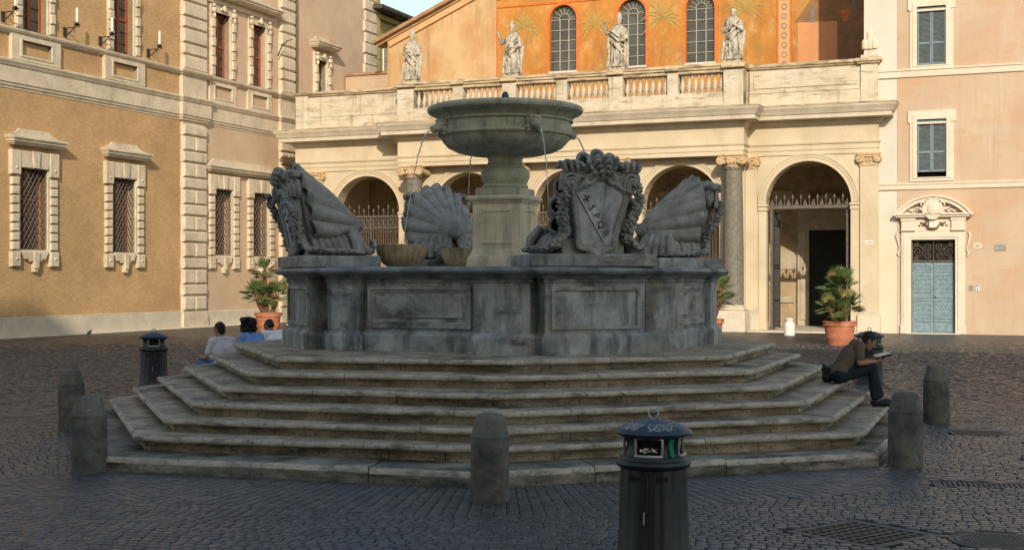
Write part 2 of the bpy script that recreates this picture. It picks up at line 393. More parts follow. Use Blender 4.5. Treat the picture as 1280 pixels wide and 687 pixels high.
m_hair = mat('black_hair', (.008, .007, .007), (.02, .017, .015), 40., .5, .6, 90., .006)
m_shirtb = mat('brown_cotton', (.115, .088, .066), (.150, .118, .090), 6., .95, .3, 25., .01)
m_navy = mat('navy_trousers', (.010, .014, .022), (.020, .026, .036), 6., .9, .3, 25., .01)
m_shoe = mat('dark_shoe', (.012, .012, .013), (.03, .028, .026), 6., .6, .1, 40., .003)
m_shirtw = mat('pale_lilac_cotton', (.56, .54, .58), (.66, .63, .67), 5., .95, .3, 20., .01)
m_shirtbl = mat('sky_blue_cotton', (.13, .27, .56), (.18, .34, .64), 5., .95, .3, 20., .01)
m_shirtww = mat('white_cotton', (.70, .71, .76), (.78, .79, .82), 5., .95, .3, 20., .01)
m_jeans = mat('blue_denim', (.07, .16, .33), (.11, .22, .42), 8., .95, .3, 40., .006)
m_bag = mat('dark_canvas', (.030, .026, .025), (.055, .046, .042), 8., .9, .3, 30., .01)
m_cast = mat('cast_iron_cover', (.055, .05, .045), (.105, .095, .085), 6., .6, .4, 40., .006, spec=.5)
m_pigeon = mat('pigeon_feathers', (.04, .045, .055), (.10, .11, .13), 14., .7, 0)
m_tuff = mat('opposite_plaster', (.44, .31, .18), (.52, .39, .24), .6, .9, .1, 30., .005)
def glass_mat(name, col, rough=.08):
    t = NT(name); c = t.ramp(t.noise(t.co((1, 1, 1)), 1.6, 3), [(.35, col), (.65, tuple(x*1.8 for x in col))])
    nr = t.bump(t.noise(t.co(), 2.5, 2), .12, .05)
    return t.out(c, rough, nr, 0, .6)
m_glass = glass_mat('old_window_glass', (.035, .035, .033))
m_glassn = glass_mat('leaded_glass', (.04, .042, .038), .3)
m_lead = mat('leaded_bars', (.26, .235, .18), (.40, .36, .28), 9., .8, 0)
m_edge = mat('worn_lit_edge', (0.310, 0.270, 0.207), (0.516, 0.461, 0.367), 4., .7, .7, 36., .008, [((.10, .09, .075), .8, (3, 3, 9), .52, .66), ((.04, .035, .03), .7, (22, 22, 30), .59, .65)])  # pale wear on the step nosings; on the kerb a painted lit edge
m_joint = mat('joint_dirt', (.010, .009, .008), (.028, .025, .021), 14., .95, .6, 40., .01)
def water_mat():
    t = NT('water'); t.b.inputs['Transmission Weight'].default_value = .75; t.b.inputs['IOR'].default_value = 1.33
    return t.out((.85, .9, .92), .05, t.bump(t.noise(t.co(), 14., 3), .5, .02), 0, .5)
m_water = water_mat()
SUN_E, SKY_E, EXPO = 2.65, .15, .72
# ================================================================== ground
def sheet(name, pts, z, m, uv=None, kind='structure'):
    me = bpy.data.meshes.new(name); me.from_pydata([(p[0], p[1], z) for p in pts], [], [tuple(range(len(pts)))])
    o = bpy.data.objects.new(name, me); COL.objects.link(o); me.materials.append(m); tag(o, kind=kind); return o
sheet('ground', [(-300, -300), (300, -300), (300, 300), (-300, 300)], 0, m_ground)
# step corners read on the plan (front, right, right-back ... counter-clockwise), the far three mirror the near three
CM = (-.13, 19.45)
def ring(F, R, BR, BL, L):
    mir = lambda p: (2*CM[0]-p[0], 2*CM[1]-p[1])
    return [F, R, BR, mir(L), mir(F), mir(R), BL, L]
kerb = ring((-.25, 12.97), (4.07, 14.50), (5.48, 17.85), (-6.3, 19.0), (-4.72, 14.2))
band_out = [(CM[0]+(p[0]-CM[0])*1.25, CM[1]+(p[1]-CM[1])*1.25) for p in kerb]
# setts laid one by one near the camera: radial rows around the steps, wavy courses beyond
sheet('pavement', [(-6.2, 7.7), (6.2, 7.7), (10.6, 18.4), (-10.6, 18.4)], .004, m_joint)
def inside(p, poly):
    c = False; n = len(poly)
    for i in range(n):
        a, b = poly[i], poly[(i+1) % n]
        if (a[1] > p[1]) != (b[1] > p[1]) and p[0] < (b[0]-a[0])*(p[1]-a[1])/(b[1]-a[1])+a[0]: c = not c
    return c
kin = [(CM[0]+(p[0]-CM[0])*.985, CM[1]+(p[1]-CM[1])*.985) for p in kerb]
HOLES = [((2.88, 10.72), .44, .44, radians(38)), ((3.86, 10.4), .36, .36, 0.), ((4.75, 13.2), .46, .15, radians(-12)), ((6.30, 17.6), .36, .25, radians(-10))]
def covered(p):
    for (c, a, b_, r) in HOLES:
        dx, dy = p[0]-c[0], p[1]-c[1]; u, v = dx*cos(r)+dy*sin(r), -dx*sin(r)+dy*cos(r)
        if a == .36 and b_ == .36:
            if dx*dx+dy*dy < .39*.39: return True
        elif abs(u) < a+.045 and abs(v) < b_+.045: return True
    return False
sv = []; sf = []; rs = random.Random(31)
def sett(c00, c10, c11, c01):
    cs = [Vector((c[0]+rs.uniform(-.005, .005), c[1]+rs.uniform(-.005, .005))) for c in (c00, c10, c11, c01)]
    m_ = sum(cs, Vector((0, 0)))/4
    if covered(m_) or inside(m_, kin): return
    far = m_.y > 19
    if far and rs.random() < (m_.y-19)/24: return
    h = rs.uniform(.018, .023); tx, ty = rs.uniform(-.03, .03), rs.uniform(-.03, .03)
    n = len(sv)
    lev = ((.94, .002), (.84, h)) if far else ((.95, .002), (.92, h-.010), (.76, h-.003), (.36, h))
    for k, zz in lev:
        for c in cs:
            p = m_+(c-m_)*k; sv.append((p.x, p.y, zz+((p.x-m_.x)*tx+(p.y-m_.y)*ty if zz > .003 else 0)))
    for a in range(len(lev)-1):
        for i in range(4): j = (i+1) % 4; sf.append((n+a*4+i, n+a*4+j, n+a*4+4+j, n+a*4+4+i))
    e_ = n+4*len(lev)-4; sf.append((e_, e_+1, e_+2, e_+3))
for i in range(8):
    j = (i+1) % 8
    a, b, c, d = [Vector(q) for q in (kerb[i], kerb[j], band_out[j], band_out[i])]
    L = (b-a).length; W = ((d-a)+(c-b)).length/2; nr = int(L/.098)
    for k in range(nr):
        t0, t1 = k/nr, (k+1)/nr; p0, p1, q0, q1 = a.lerp(b, t0), a.lerp(b, t1), d.lerp(c, t0), d.lerp(c, t1)
        w = 0.; cuts = [0.]
        while w < W: w += rs.uniform(.09, .14); cuts.append(min(w/W, 1.))
        for e0, e1 in zip(cuts, cuts[1:]):
            if (e1-e0)*W > .04: sett(p0.lerp(q0, e0), p1.lerp(q1, e0), p1.lerp(q1, e1), p0.lerp(q0, e1))
def wavy(s_, t_):
    r = radians(-13); t2 = t_ + .32*sin(s_*.62+.4) + .10*sin(s_*1.7); s2 = s_ + .1*sin(t_*.9)
    return Vector((s2*cos(r)-t2*sin(r), 12.5 + s2*sin(r)+t2*cos(r)))
r_ = -9.5
while r_ < 36:
    s_ = -22+rs.uniform(0, .1); hgt = rs.uniform(.088, .106)
    while s_ < 22:
        l_ = rs.uniform(.085, .125)
        m_ = wavy(s_+l_/2, r_+hgt/2)
        if 7.6 < m_.y < 43 and abs(m_.x) < .42*m_.y+3.2 and not inside(m_, band_out):
            sett(wavy(s_, r_), wavy(s_+l_, r_), wavy(s_+l_, r_+hgt), wavy(s_, r_+hgt))
        s_ += l_
    r_ += hgt
me = bpy.data.meshes.new('cobblestones'); me.from_pydata(sv, [], sf); me.polygons.foreach_set('use_smooth', [True]*len(me.polygons)); me.materials.append(m_sett); me.update()
o = bpy.data.objects.new('cobblestones', me); COL.objects.link(o); tag(o, 'worn dark basalt setts paving the square around the fountain', 'paving', kind='stuff')
# a threshold pavement of worn slabs along the church front
# ================================================================== church
church = thing('church', 'ochre frescoed church with cream arched portico, columns and balustrade, behind the fountain', 'church', (-11, 34, 0), 'p')
AC = [-20.6, -15.5, -10.83, -6.1, -1.07]          # arch centres
CU = [-17.83, -13.17, -8.5, -3.83]                # column centres
def arch_wall(mb, x0, x1, z1, arches, y0, y1, zb=0):
    poly = [(x0, zb)]
    for c, hw, sp in arches:
        poly += [(c-hw, zb)] + arc(c, sp, hw, pi, 0, 20) + [(c+hw, zb)]
    poly += [(x1, zb), (x1, z1), (x0, z1)]
    mb.prism(poly, y0, y1)
w = MB()
arch_wall(w, -24.25, -18.5, 6.97, [(AC[0], 1.64, 5.05)], 33.9, 34.6)
arch_wall(w, -18.5, -3.5, 6.97, [(c, 1.62, 5.05) for c in AC[1:4]], 33.55, 34.25)
arch_wall(w, -3.5, 1.6, 6.97, [(AC[4], 1.66, 5.05)], 33.9, 34.6)
w.box(-24.25, -23.6, 34.6, 39.7, 0, 6.97); w.box(1.0, 1.6, 34.6, 39.7, 0, 6.97)
w.build('portico_wall', m_port, church)
b = MB(); b.box(-24.2, 1.55, 34.3, 39.75, 6.98, 7.2); b.build('portico_ceiling', m_inner, church)
b = MB(); b.box(-24.2, 1.55, 33.0, 39.9, .004, .06); b.build('portico_floor', m_plinth, church)
# archivolts, imposts
for i, c in enumerate(AC):
    wing = i in (0, 4); y = 33.9 if wing else 33.55; hw = (1.64, 1.62, 1.62, 1.62, 1.66)[i]
    m_ = MB()
    ro = hw+.30
    for r0, r1, d in ((hw-.002, hw+.14, .045), (hw+.145, hw+.24, .07), (hw+.245, ro, .10)):
        m_.prism(arc(c, 5.05, r1, pi, 0, 28) + arc(c, 5.05, r0, 0, pi, 28), y-d, y+.05)
    m_.build('archivolt', m_port, church)
    for s in (-1, 1):
        m_ = MB()
        xa, xb = sorted((c+s*(hw-.05), c+s*(hw+.30)))
        m_.box(xa-.02, xb+.02, y-.10, y+.4, 4.95, 5.04); m_.box(xa, xb, y-.06, y+.4, 4.78, 4.93); m_.box(xa+.02, xb-.02, y-.045, y+.3, .35, 4.76)
        m_.box(xa, xb, y-.10, y+.4, .06, .36)
        m_.build('impost', m_port, church, bevel=.012)
# entablature following the projecting middle
path = [(-24.25, 36.5), (-24.25, 33.85), (-18.55, 33.85), (-18.55, 32.95), (-3.42, 32.95), (-3.42, 33.85), (1.6, 33.85), (1.6, 36.5)]
e = MB()
e.sweep(path, [(-.3, 6.95), (0, 6.95), (0, 7.13), (.03, 7.13), (.03, 7.32), (.07, 7.34), (.09, 7.40), (.02, 7.42), (.02, 8.06), (-.02, 8.06)])
e.sweep(path, [(-.9, 6.952), (-.02, 6.952)])
e.build('entablature', m_port, church)
e = MB()
e.sweep(path, [(.0, 8.05), (.05, 8.07), (.10, 8.16), (.16, 8.20), (.18, 8.28), (.56, 8.30), (.56, 8.46), (.60, 8.47), (.66, 8.58), (.74, 8.70), (.76, 8.78), (.70, 8.80), (.05, 8.92), (-.4, 8.92)])
e.build('cornice', m_trav, church)
e = MB(); e.sweep(path, [(.70, 8.775), (.775, 8.78), (.78, 8.805), (.70, 8.83), (.06, 8.935), (-.4, 8.94)]); e.build('cornice_capping', m_coping, church)
b = MB(); b.box(-24.2, 1.55, 34.0, 39.75, 8.3, 8.75); b.build('portico_roof', m_attic, church)
# attic: solid parapets on the wings
for x0, x1, yy in ((-24.2, -18.6, 33.9), (-3.38, 1.55, 33.9)):
    pw = MB()
    pw.box(x0, x1, yy, yy+.55, 8.86, 10.40)
    pw.box(x0, x1, yy-.05, yy+.3, 8.88, 9.42)
    pw.box(x0, x1, yy-.07, yy+.3, 9.42, 9.47)
    if x0 > -10: pw.box(.95, 1.58, 33.80, 34.5, 8.87, 10.40); pw.box(-3.2, .8, 33.86, 34.0, 9.62, 10.22)
    else: pw.box(-24.25, -23.6, 33.80, 34.5, 8.87, 10.40)
    pw.build('parapet', m_attic, church, bevel=.012)
pw = MB()
pw.sweep([(-24.25, 36), (-24.25, 33.88), (-18.5, 33.88)], [(0, 10.36), (.06, 10.38), (.08, 10.44), (.14, 10.46), (.15, 10.55), (.10, 10.58), (-.6, 10.60), (-.6, 10.40)]); pw.build('parapet_coping', m_coping, church); pw = MB()
pw.sweep([(-3.45, 33.88), (.9, 33.88), (.9, 33.78), (1.6, 33.78), (1.6, 36)], [(0, 10.36), (.06, 10.38), (.08, 10.44), (.14, 10.46), (.15, 10.55), (.10, 10.58), (-.6, 10.60), (-.6, 10.40)])
pw.build('parapet_coping', m_coping, church)
# balustrade of the middle
bal = MB(); y0, y1 = 32.98, 33.42
bal.box(-18.57, -3.42, y0-.04, y1+.04, 8.86, 9.36); bal.box(-18.57, -3.42, y0-.02, y1+.02, 9.36, 9.46)
PED = [(-18.57, -17.79), (-15.94, -15.47), (-13.66, -13.04), (-11.22, -10.76), (-8.96, -8.35), (-6.49, -6.05), (-4.2, -3.42)]
for a, c in PED: bal.box(a, c, y0-.06, y1+.06, 8.87, 10.3)
for a, c in PED[::6]: bal.box(a-.0, c+.0, y0-.10, 34.2, 8.88, 10.3)
balus = bal.build('balustrade', m_attic, church, bevel=.012)
r_ = MB()
r_.box(-18.60, -3.40, y0-.02, y1+.02, 10.24, 10.37); r_.box(-18.64, -3.36, y0-.09, y1+.09, 10.37, 10.47); r_.box(-18.68, -3.32, y0-.14, y1+.14, 10.47, 10.58)
for a, c in PED: r_.box(a-.05, c+.05, y0-.19, y1+.15, 10.38, 10.585)
for a, c in PED[::6]: r_.box(a-.08, c+.08, y0-.22, 34.2, 10.382, 10.59)
r_.build('rail', m_coping, balus, bevel=.015)
bp = MB(); bp.lathe([(.085, 9.46), (.085, 9.52), (.055, 9.54), (.06, 9.57), (.105, 9.66), (.115, 9.73), (.09, 9.85), (.052, 9.99), (.045, 10.08), (.07, 10.11), (.05, 10.13), (.085, 10.17), (.085, 10.245)], 12, (-17.4, 33.2, 0))
first = None
for k in range(6):
    a, c = PED[k][1], PED[k+1][0]; n = 7
    for i in range(n):
        x = a + (c-a)*(i+.5)/n
        if first is None:
            bp.v = [p + Vector((x+17.4, 0, 0)) for p in bp.v]; first = bp.build('baluster', m_statue, balus, smooth=50); fx = x
        else:
            q = first.copy(); COL.objects.link(q); q.parent = balus; q.location = (x-fx, 0, 0)
# columns and pilasters
def capital(mb, c, y, z, r, depth=True):
    mb.box(c-r*1.28, c+r*1.28, y-r*1.25, y+r*1.25, z+.44, z+.52)
    mb.lathe([(r*.92, z), (r*1.0, z+.03), (r*.95, z+.06), (r*1.05, z+.14), (r*1.18, z+.26), (r*1.12, z+.36)], 20, (c, y, 0))
    mb.box(c-r*1.22, c+r*1.22, y-r*1.12, y+r*1.12, z+.34, z+.43)
    for s in (-1, 1):
        x = c+s*r*1.18
        mb.lathe([(.02, -r*1.2), (.15, -r*1.2), (.175, -r*1.12), (.13, -r*.8), (.12, 0), (.13, r*.8), (.175, r*1.12), (.15, r*1.2), (.02, r*1.2)], 14, (x, y, z+.255), 'y')
        sp = [(x + s*0 + (.155-.0135*k)*cos(k*.62), y-r*1.22, z+.255 + (.155-.0135*k)*sin(k*.62)) for k in range(11)]
        mb.tube(sp, .022, 5); mb.ell((x, y-r*1.24, z+.255), .035, None, 6, 4)
    for k in range(5):
        mb.ell((c+(k-2)*r*.38, y-r*1.1, z+.20), (.055, .05, .08), None, 6, 4)
for i, x in enumerate(CU):
    y = 33.02
    s_ = MB(); s_.lathe([(.44, 1.02), (.42, 1.08), (.405, 1.2), (.405, 2.8), (.385, 4.4), (.352, 6.2), (.345, 6.36), (.375, 6.39), (.375, 6.44), (.35, 6.46)], 28, (x, y, 0))
    col = s_.build('column', m_colst, church, smooth=40)
    b = MB(); b.box(x-.56, x+.56, y-.54, y+.54, .0, .80); b.build('column_plinth', m_plinth, col, bevel=.03)
    b = MB(); b.box(x-.53, x+.53, y-.51, y+.51, .80, .86); b.lathe([(.5, .86), (.53, .9), (.5, .95), (.45, .96), (.44, .99), (.47, 1.0), (.475, 1.03), (.44, 1.06)], 28, (x, y, 0)); b.build('column_base', m_trav, col, smooth=40)
    b = MB(); capital(b, x, y, 6.46, .37); b.build('capital', m_cap, col, smooth=40)
def pilaster(x, y, w_, name='pilaster'):
    b = MB(); b.box(x-w_/2, x+w_/2, y-.09, y+.2, .9, 6.45); p = b.build(name, m_port, church, bevel=.008)
    b = MB(); b.box(x-w_/2-.10, x+w_/2+.10, y-.17, y+.2, .0, .72); b.box(x-w_/2-.06, x+w_/2+.06, y-.14, y+.2, .72, .80); b.box(x-w_/2-.03, x+w_/2+.03, y-.11, y+.2, .80, .9); b.build('pilaster_base', m_plinth, p, bevel=.02)
    b = MB(); z = 6.45
    b.box(x-w_/2-.03, x+w_/2+.03, y-.12, y+.2, z, z+.05); b.box(x-w_/2-.10, x+w_/2+.10, y-.2, y+.2, z+.42, z+.495); b.box(x-w_/2, x+w_/2, y-.12, y+.2, z+.05, z+.42)
    for s in (-1, 1):
        xx = x+s*(w_/2+.0)
        b.lathe([(.02, y-.2), (.14, y-.2), (.16, y-.16), (.15, y+.1)], 14, (xx, 0, z+.26), 'y')
        b.tube([(xx + (.15-.013*k)*cos(k*.62), y-.21, z+.26 + (.15-.013*k)*sin(k*.62)) for k in range(11)], .022, 5); b.ell((xx, y-.22, z+.26), .035, None, 6, 4)
    for k in range(4): b.ell((x+(k-1.5)*.13, y-.13, z+.22), (.055, .06, .09), None, 6, 4)
    b.box(x-w_/2, x+w_/2, y-.19, y, z+.33, z+.40)
    b.build('capital', m_cap, p, smooth=40)
for x, y, w_ in ((-23.2, 33.9, .75), (-3.30, 33.9, .48), (1.25, 33.9, .66)): pilaster(x, y, w_)
for x in CU[1:3]: pilaster(x, 33.55, .6)
pilaster(-18.35, 33.9, .5)
# inner wall (the nave front) with the upper fresco wall above
WIN = [(-13.35, .66, 11.81, 14.25), (-10.0, .66, 11.84, 14.25), (-6.8, .66, 11.81, 14.25)]
outl = [(-22.6, 7.2), (1.0, 7.2), (1.0, 17.5), (-16.9, 17.5), (-16.9, 16.2), (-22.6, 13.75)]
def whole(c, hw, z0, zs): return [(c-hw, z0), (c+hw, z0)] + arc(c, zs, hw, 0, pi, 18)
w = MB(); w.prism([(-16.9, 7.2), (1.0, 7.2), (1.0, 17.5), (-16.9, 17.5)], 39.7, 40.3, 'xz', [whole(*q) for q in WIN]); w.build('nave_wall', m_nave, church)
w = MB(); w.prism([(-22.6, 7.2), (-16.903, 7.2), (-16.903, 16.38), (-22.6, 13.92)], 39.72, 40.3); w.build('aisle_wall', m_navel, church)
w = MB(); w.box(-24.2, 1.6, 39.70, 40.3, 0, 7.19); w.build('inner_wall', m_inner, church)
# raking eave over the aisle
d = Vector((5.7, 2.46)).normalized(); nn = Vector((-d.y, d.x))
def rake(o0, o1, y0, y1, nm, m_, ext=.6):
    a = Vector((-22.6, 13.92)) - d*ext; c = Vector((-16.9, 16.38)) + d*.25
    mb = MB(); mb.prism([tuple(a+nn*o0), tuple(c+nn*o0), tuple(c+nn*o1), tuple(a+nn*o1)], y0, y1); mb.build(nm, m_, church)
rake(.0, .16, 39.25, 46, 'raking_eave', m_rooft); rake(-.12, .0, 39.5, 40.2, 'raking_moulding', m_navel); rake(-.42, -.12, 39.6, 39.8, 'painted_frieze', m_bord, 0)
b = MB(); b.box(-17.15, -16.72, 39.64, 39.8, 10.6, 17.4); b.build('corner_pilaster', m_navel, church)
b = MB(); b.prism([(-21.0, 10.6), (-20.2, 10.6), (-20.2, 14.6), (-21.0, 14.3)], 39.715, 39.73); b.build('stain_band', m_navel, church)
b = MB(); b.box(-16.72, -.0, 39.66, 39.71, 15.0, 15.09); b.build('painted_line', m_red, church)
b = MB(); b.box(-16.70, -16.64, 39.68, 39.71, 10.6, 15.0); b.build('painted_line', m_red, church)
b = MB(); b.box(-16.715, .98, 39.55, 39.72, 15.45, 15.75); b.build('upper_moulding', m_navel, church)
# round-headed windows
for c, hw, z0, zs in WIN:
    f = MB(); o1, o2 = hw+.13, hw-.0
    f.prism([(c-o1, z0), (c-o2, z0)] + arc(c, zs, o2, pi, 0, 18) + [(c+o2, z0), (c+o1, z0)] + arc(c, zs, o1, 0, pi, 18), 39.665, 39.72)
    win = f.build('window', m_red, church)
    g = MB(); g.prism(whole(c, hw+.02, z0-.02, zs), 39.93, 39.97); g.build('pane', m_glassn, win)
    s_ = MB(); s_.box(c-hw-.06, c+hw+.06, 39.62, 39.95, z0-.09, z0); s_.build('sill', m_creamw, win)
    k = MB()
    for x in (-.22, .22): k.box(c+x-.022, c+x+.022, 39.88, 39.935, z0, zs+.02)
    for i in range(5): zz = z0+.49*(i+.98); k.box(c-hw, c+hw, 39.885, 39.932, zz-.016, zz+.016)
    for i in range(7):
        a = pi*(i+.5)/7; k.tube([(c+.25*cos(a), 39.9, zs+.02+.25*sin(a)), (c+.66*cos(a), 39.9, zs+.66*sin(a))], .02, 4)
    k.tube([(c+.25*cos(pi*i/10), 39.9, zs+.02+.25*sin(pi*i/10)) for i in range(11)], .025, 4)
    k.build('glazing_bars', m_lead, win)
# painted palms between the windows
rnd = random.Random(3)
for x, zc in ((-11.8, 13.85), (-8.52, 13.95), (-4.75, 14.0), (-15.3, 14.0)):
    t_ = MB(); t_.prism([(x-.09, 10.6), (x+.09, 10.6), (x+.06, zc), (x-.06, zc)], 39.690, 39.702)
    tp = t_.build('painted_palm', m_trunkp, church)
    l_ = MB()
    for i in range(15):
        a = pi*(-.22 + 1.44*i/14)+rnd.uniform(-.06, .06); L = rnd.uniform(.75, 1.15)*(1.0 if i % 2 else .8)
        p0 = Vector((x, zc)); dr = Vector((cos(a), sin(a))); pe = p0+dr*L+Vector((0, -.32*L*abs(cos(a)))); pm = p0+dr*L*.55+Vector((0, .05))
        n_ = Vector((-dr.y, dr.x))*.055
        l_.prism([tuple(p0), tuple(pm-n_), tuple(pe), tuple(pm+n_)], 39.684-.0008*i, 39.686-.0008*i)
    l_.build('painted_frond', m_palmp, tp)
# ornamental strip and the painted town at the right
b = MB(); b.box(-3.36, -2.72, 39.672, 39.71, 10.5, 17.3); st = b.build('ornament_strip', m_bord, church)
b = MB()
for x in (-3.36, -2.80): b.box(x, x+.08, 39.660, 39.70, 10.5, 17.3)
for i in range(10):
    z = 10.9+.42*i; b.prism([(-3.12, z+.1), (-3.04, z), (-2.96, z+.1), (-3.04, z+.05)], 39.664, 39.68)
b.build('ornament_pattern', m_red, st)
b = MB()
for i in range(10):
    z = 11.08+.42*i; b.tube([(-3.04+.11*cos(k*pi/4), 39.668, z+.11*sin(k*pi/4)) for k in range(9)], .016, 4)
b.build('ornament_rings', m_townb, st)
b = MB(); b.prism([(-2.6, 13.3), (-1.6, 14.6), (.98, 15.2), (.98, 10.5), (-.75, 10.5), (-.75, 13.25)], 39.682, 39.706); tw = b.build('painted_town', m_townd, church)
b = MB(); b.prism([(-2.45, 10.7), (-.76, 10.7), (-.76, 13.22), (-2.45, 13.28)], 39.683, 39.706); b.build('painted_wall', m_townp, tw)
b = MB(); b.prism([(-1.9, 13.24), (-1.75, 13.24), (-1.75, 13.85), (-1.83, 14.0), (-1.9, 13.85)], 39.678, 39.70); b.build('painted_tower', m_townb, tw); b = MB()
b.prism([(-.1, 13.3), (.0, 13.3), (.0, 14.2), (-.05, 14.35), (-.1, 14.2)], 39.676, 39.70); b.build('painted_tower', m_townb, tw)
b = MB(); b.box(-.62, -.2, 39.676, 39.70, 13.5, 13.68); b.box(-.55, -.3, 39.676, 39.70, 13.2, 13.45); b.build('painted_roof', m_red, tw)
# right-hand end wall strip beside the fresco
# inside the portico: marble door frames, doors, reliefs
def portal(c, hw, h, fr, door=True):
    b = MB()
    for s in (-1, 1):
        xa, xb = sorted((c+s*hw, c+s*(hw+fr))); b.box(xa, xb, 39.5, 39.72, .06, h); b.box(xa+fr*.25, xb-fr*.25, 39.46, 39.55, .3, h-.1)
    b.box(c-hw-fr, c+hw+fr, 39.5, 39.72, h, h+fr); b.box(c-hw-fr-.15, c+hw+fr+.15, 39.35, 39.72, h+fr+.30, h+fr+.45); b.box(c-hw-fr, c+hw+fr, 39.47, 39.72, h+fr, h+fr+.3)
    b.prism([(c-hw-fr-.1, h+fr+.46), (c+hw+fr+.1, h+fr+.46), (c, h+fr+1.15)], 39.45, 39.72)
    p = b.build('portal', m_marb, church, bevel=.015)
    k = MB(); k.box(c-hw, c+hw, 39.64, 39.715, .06, h); k.build('door', m_blackdoor, p)
portal(-1.12, .82, 4.2, .5); portal(-11.0, 1.1, 4.3, .5); portal(-20.6, .9, 3.6, .4)
rr = random.Random(11)
for k in range(70):
    x = rr.uniform(-23.3, .8); z = rr.uniform(.7, 6.4); w_, h_ = rr.uniform(.15, .6), rr.uniform(.12, .45)
    if any(abs(x-c) < q for c, q in ((-1.12, 1.75), (-11, 2.1), (-20.6, 1.7))): continue
    b = MB(); b.box(x-w_, x+w_, 39.66-.03*rr.random()-.0004*k, 39.71, z-h_, z+h_); b.build('wall_relief', m_marb, church, bevel=.01)
b = MB(); b.prism([(-6.45+.46*cos(2*pi*i/24), 6.0+.56*sin(2*pi*i/24)) for i in range(24)], 39.5, 39.72); me_ = b.build('medallion', m_marb, church, bevel=.02)
b = MB(); b.prism([(-6.62, 5.62), (-6.28, 5.62), (-6.22, 6.0), (-6.68, 6.0)], 39.46, 39.5); b.build('crest', m_townp, me_)
b = MB(); b.prism(arc(-6.45, 6.12, .27, 0, pi, 10, .16), 39.46, 39.5); b.prism([(-6.8, 5.9), (-6.74, 5.6), (-6.7, 5.9)], 39.46, 39.5); b.prism([(-6.2, 5.9), (-6.16, 5.6), (-6.1, 5.9)], 39.46, 39.5); b.build('crest_hat', m_townb, me_)
# iron railings closing four arches, open gate in the fifth
def railing(c, hw, y, gate=False):
    b = MB(); top = 5.0
    zr = [4.86] if gate else [4.86, 4.34, 1.1]
    for z in zr: b.box(c-hw, c+hw, y-.04, y+.04, z, z+(.13 if gate else .07))
    n = 13 if not gate else 10
    for i in range(n+1):
        x = c-hw + 2*hw*i/n
        z1 = 5.42 if i % 2 == 0 or gate else 5.25
        b.tube([(x, y, 4.9), (x, y, z1-.14)], .016, 5); b.lathe([(.016, z1-.2), (.055, z1-.14), (.04, z1-.08), (.004, z1+.02)], 6, (x, y, 0))
    if gate:
        for i in range(10):
            x = c-hw + 2*hw*(i+.5)/10
            b.prism([(x-.09, 5.0), (x+.09, 5.0), (x+.04, 5.14), (x, 5.26), (x-.04, 5.14)], y-.015, y+.015)
    else:
        m = 26
        for i in range(m+1):
            x = c-hw + 2*hw*i/m; b.tube([(x, y, .1), (x, y, 4.86)], .017, 5)
        for i in range(13):
            x = c-hw + 2*hw*(i+.5)/13
            b.tube([(x+.09*cos(k*pi/5), y-.02, 4.61+.19*sin(k*pi/5)) for k in range(11)], .016, 4)
            b.tube([(x+.05*cos(k*pi/3), y-.02, 4.45+.05*sin(k*pi/3)) for k in range(7)], .014, 4)
            b.tube([(x+.06*cos(k*pi/3), y-.02, 4.2+.07*sin(k*pi/3)) for k in range(7)], .014, 4)
        for s in (-.98, 0, .98): b.box(c+s*hw-.03, c+s*hw+.03, y-.04, y+.04, .06, 4.9)
    return b
for i in range(4): railing(AC[i], 1.6, 34.3 if i == 0 else 33.95).build('railing', m_iron, church)
g = railing(AC[4], 1.62, 34.2, True)
for s in (-1, 1):
    x = AC[4]+s*1.48; g.box(x-.05, x+.05, 34.15, 34.25, .06, 4.86)
    for k in range(9): 
        zz = 4.7-.5*k if k < 2 else None
        if zz: g.tube([(AC[4]+s*(1.58-.04)+.10*cos(q*.7)*(1-q*.05), 34.2, zz+.16*sin(q*.7)*(1-q*.05)) for q in range(14)], .014, 4)
g.build('gate_frame', m_iron, church)
for s in (-1, 1):
    b = MB(); x = AC[4]+s*1.42
    b.box(x-.03, x+.03, 34.25, 34.33, .1, 4.8); b.box(x-.03, x+.03, 35.55, 35.62, .1, 4.8)
    for z in (.15, 1.2, 2.5, 2.62, 4.2, 4.72): b.box(x-.02, x+.02, 34.25, 35.6, z, z+.05)
    for k in range(11): b.tube([(x, 34.33+.125*k, .15), (x, 34.33+.125*k, 4.75)], .014, 5)
    for k in range(6): b.tube([(x, 34.42+.2*k+.08*cos(q*pi/5), 4.46+.2*sin(q*pi/5)) for q in range(11)], .014, 4)
    b.build('gate_leaf', m_irond, church)
b = MB(); b.box(1.11, 1.42, 33.80, 33.82, 3.42, 3.56); pl = b.build('plaque', m_white, church)
b = MB()
b.box(1.17, 1.22, 33.795, 33.802, 3.47, 3.51); b.box(1.25, 1.36, 33.795, 33.802, 3.47, 3.51); b.build('plaque_lines', m_shut, pl)
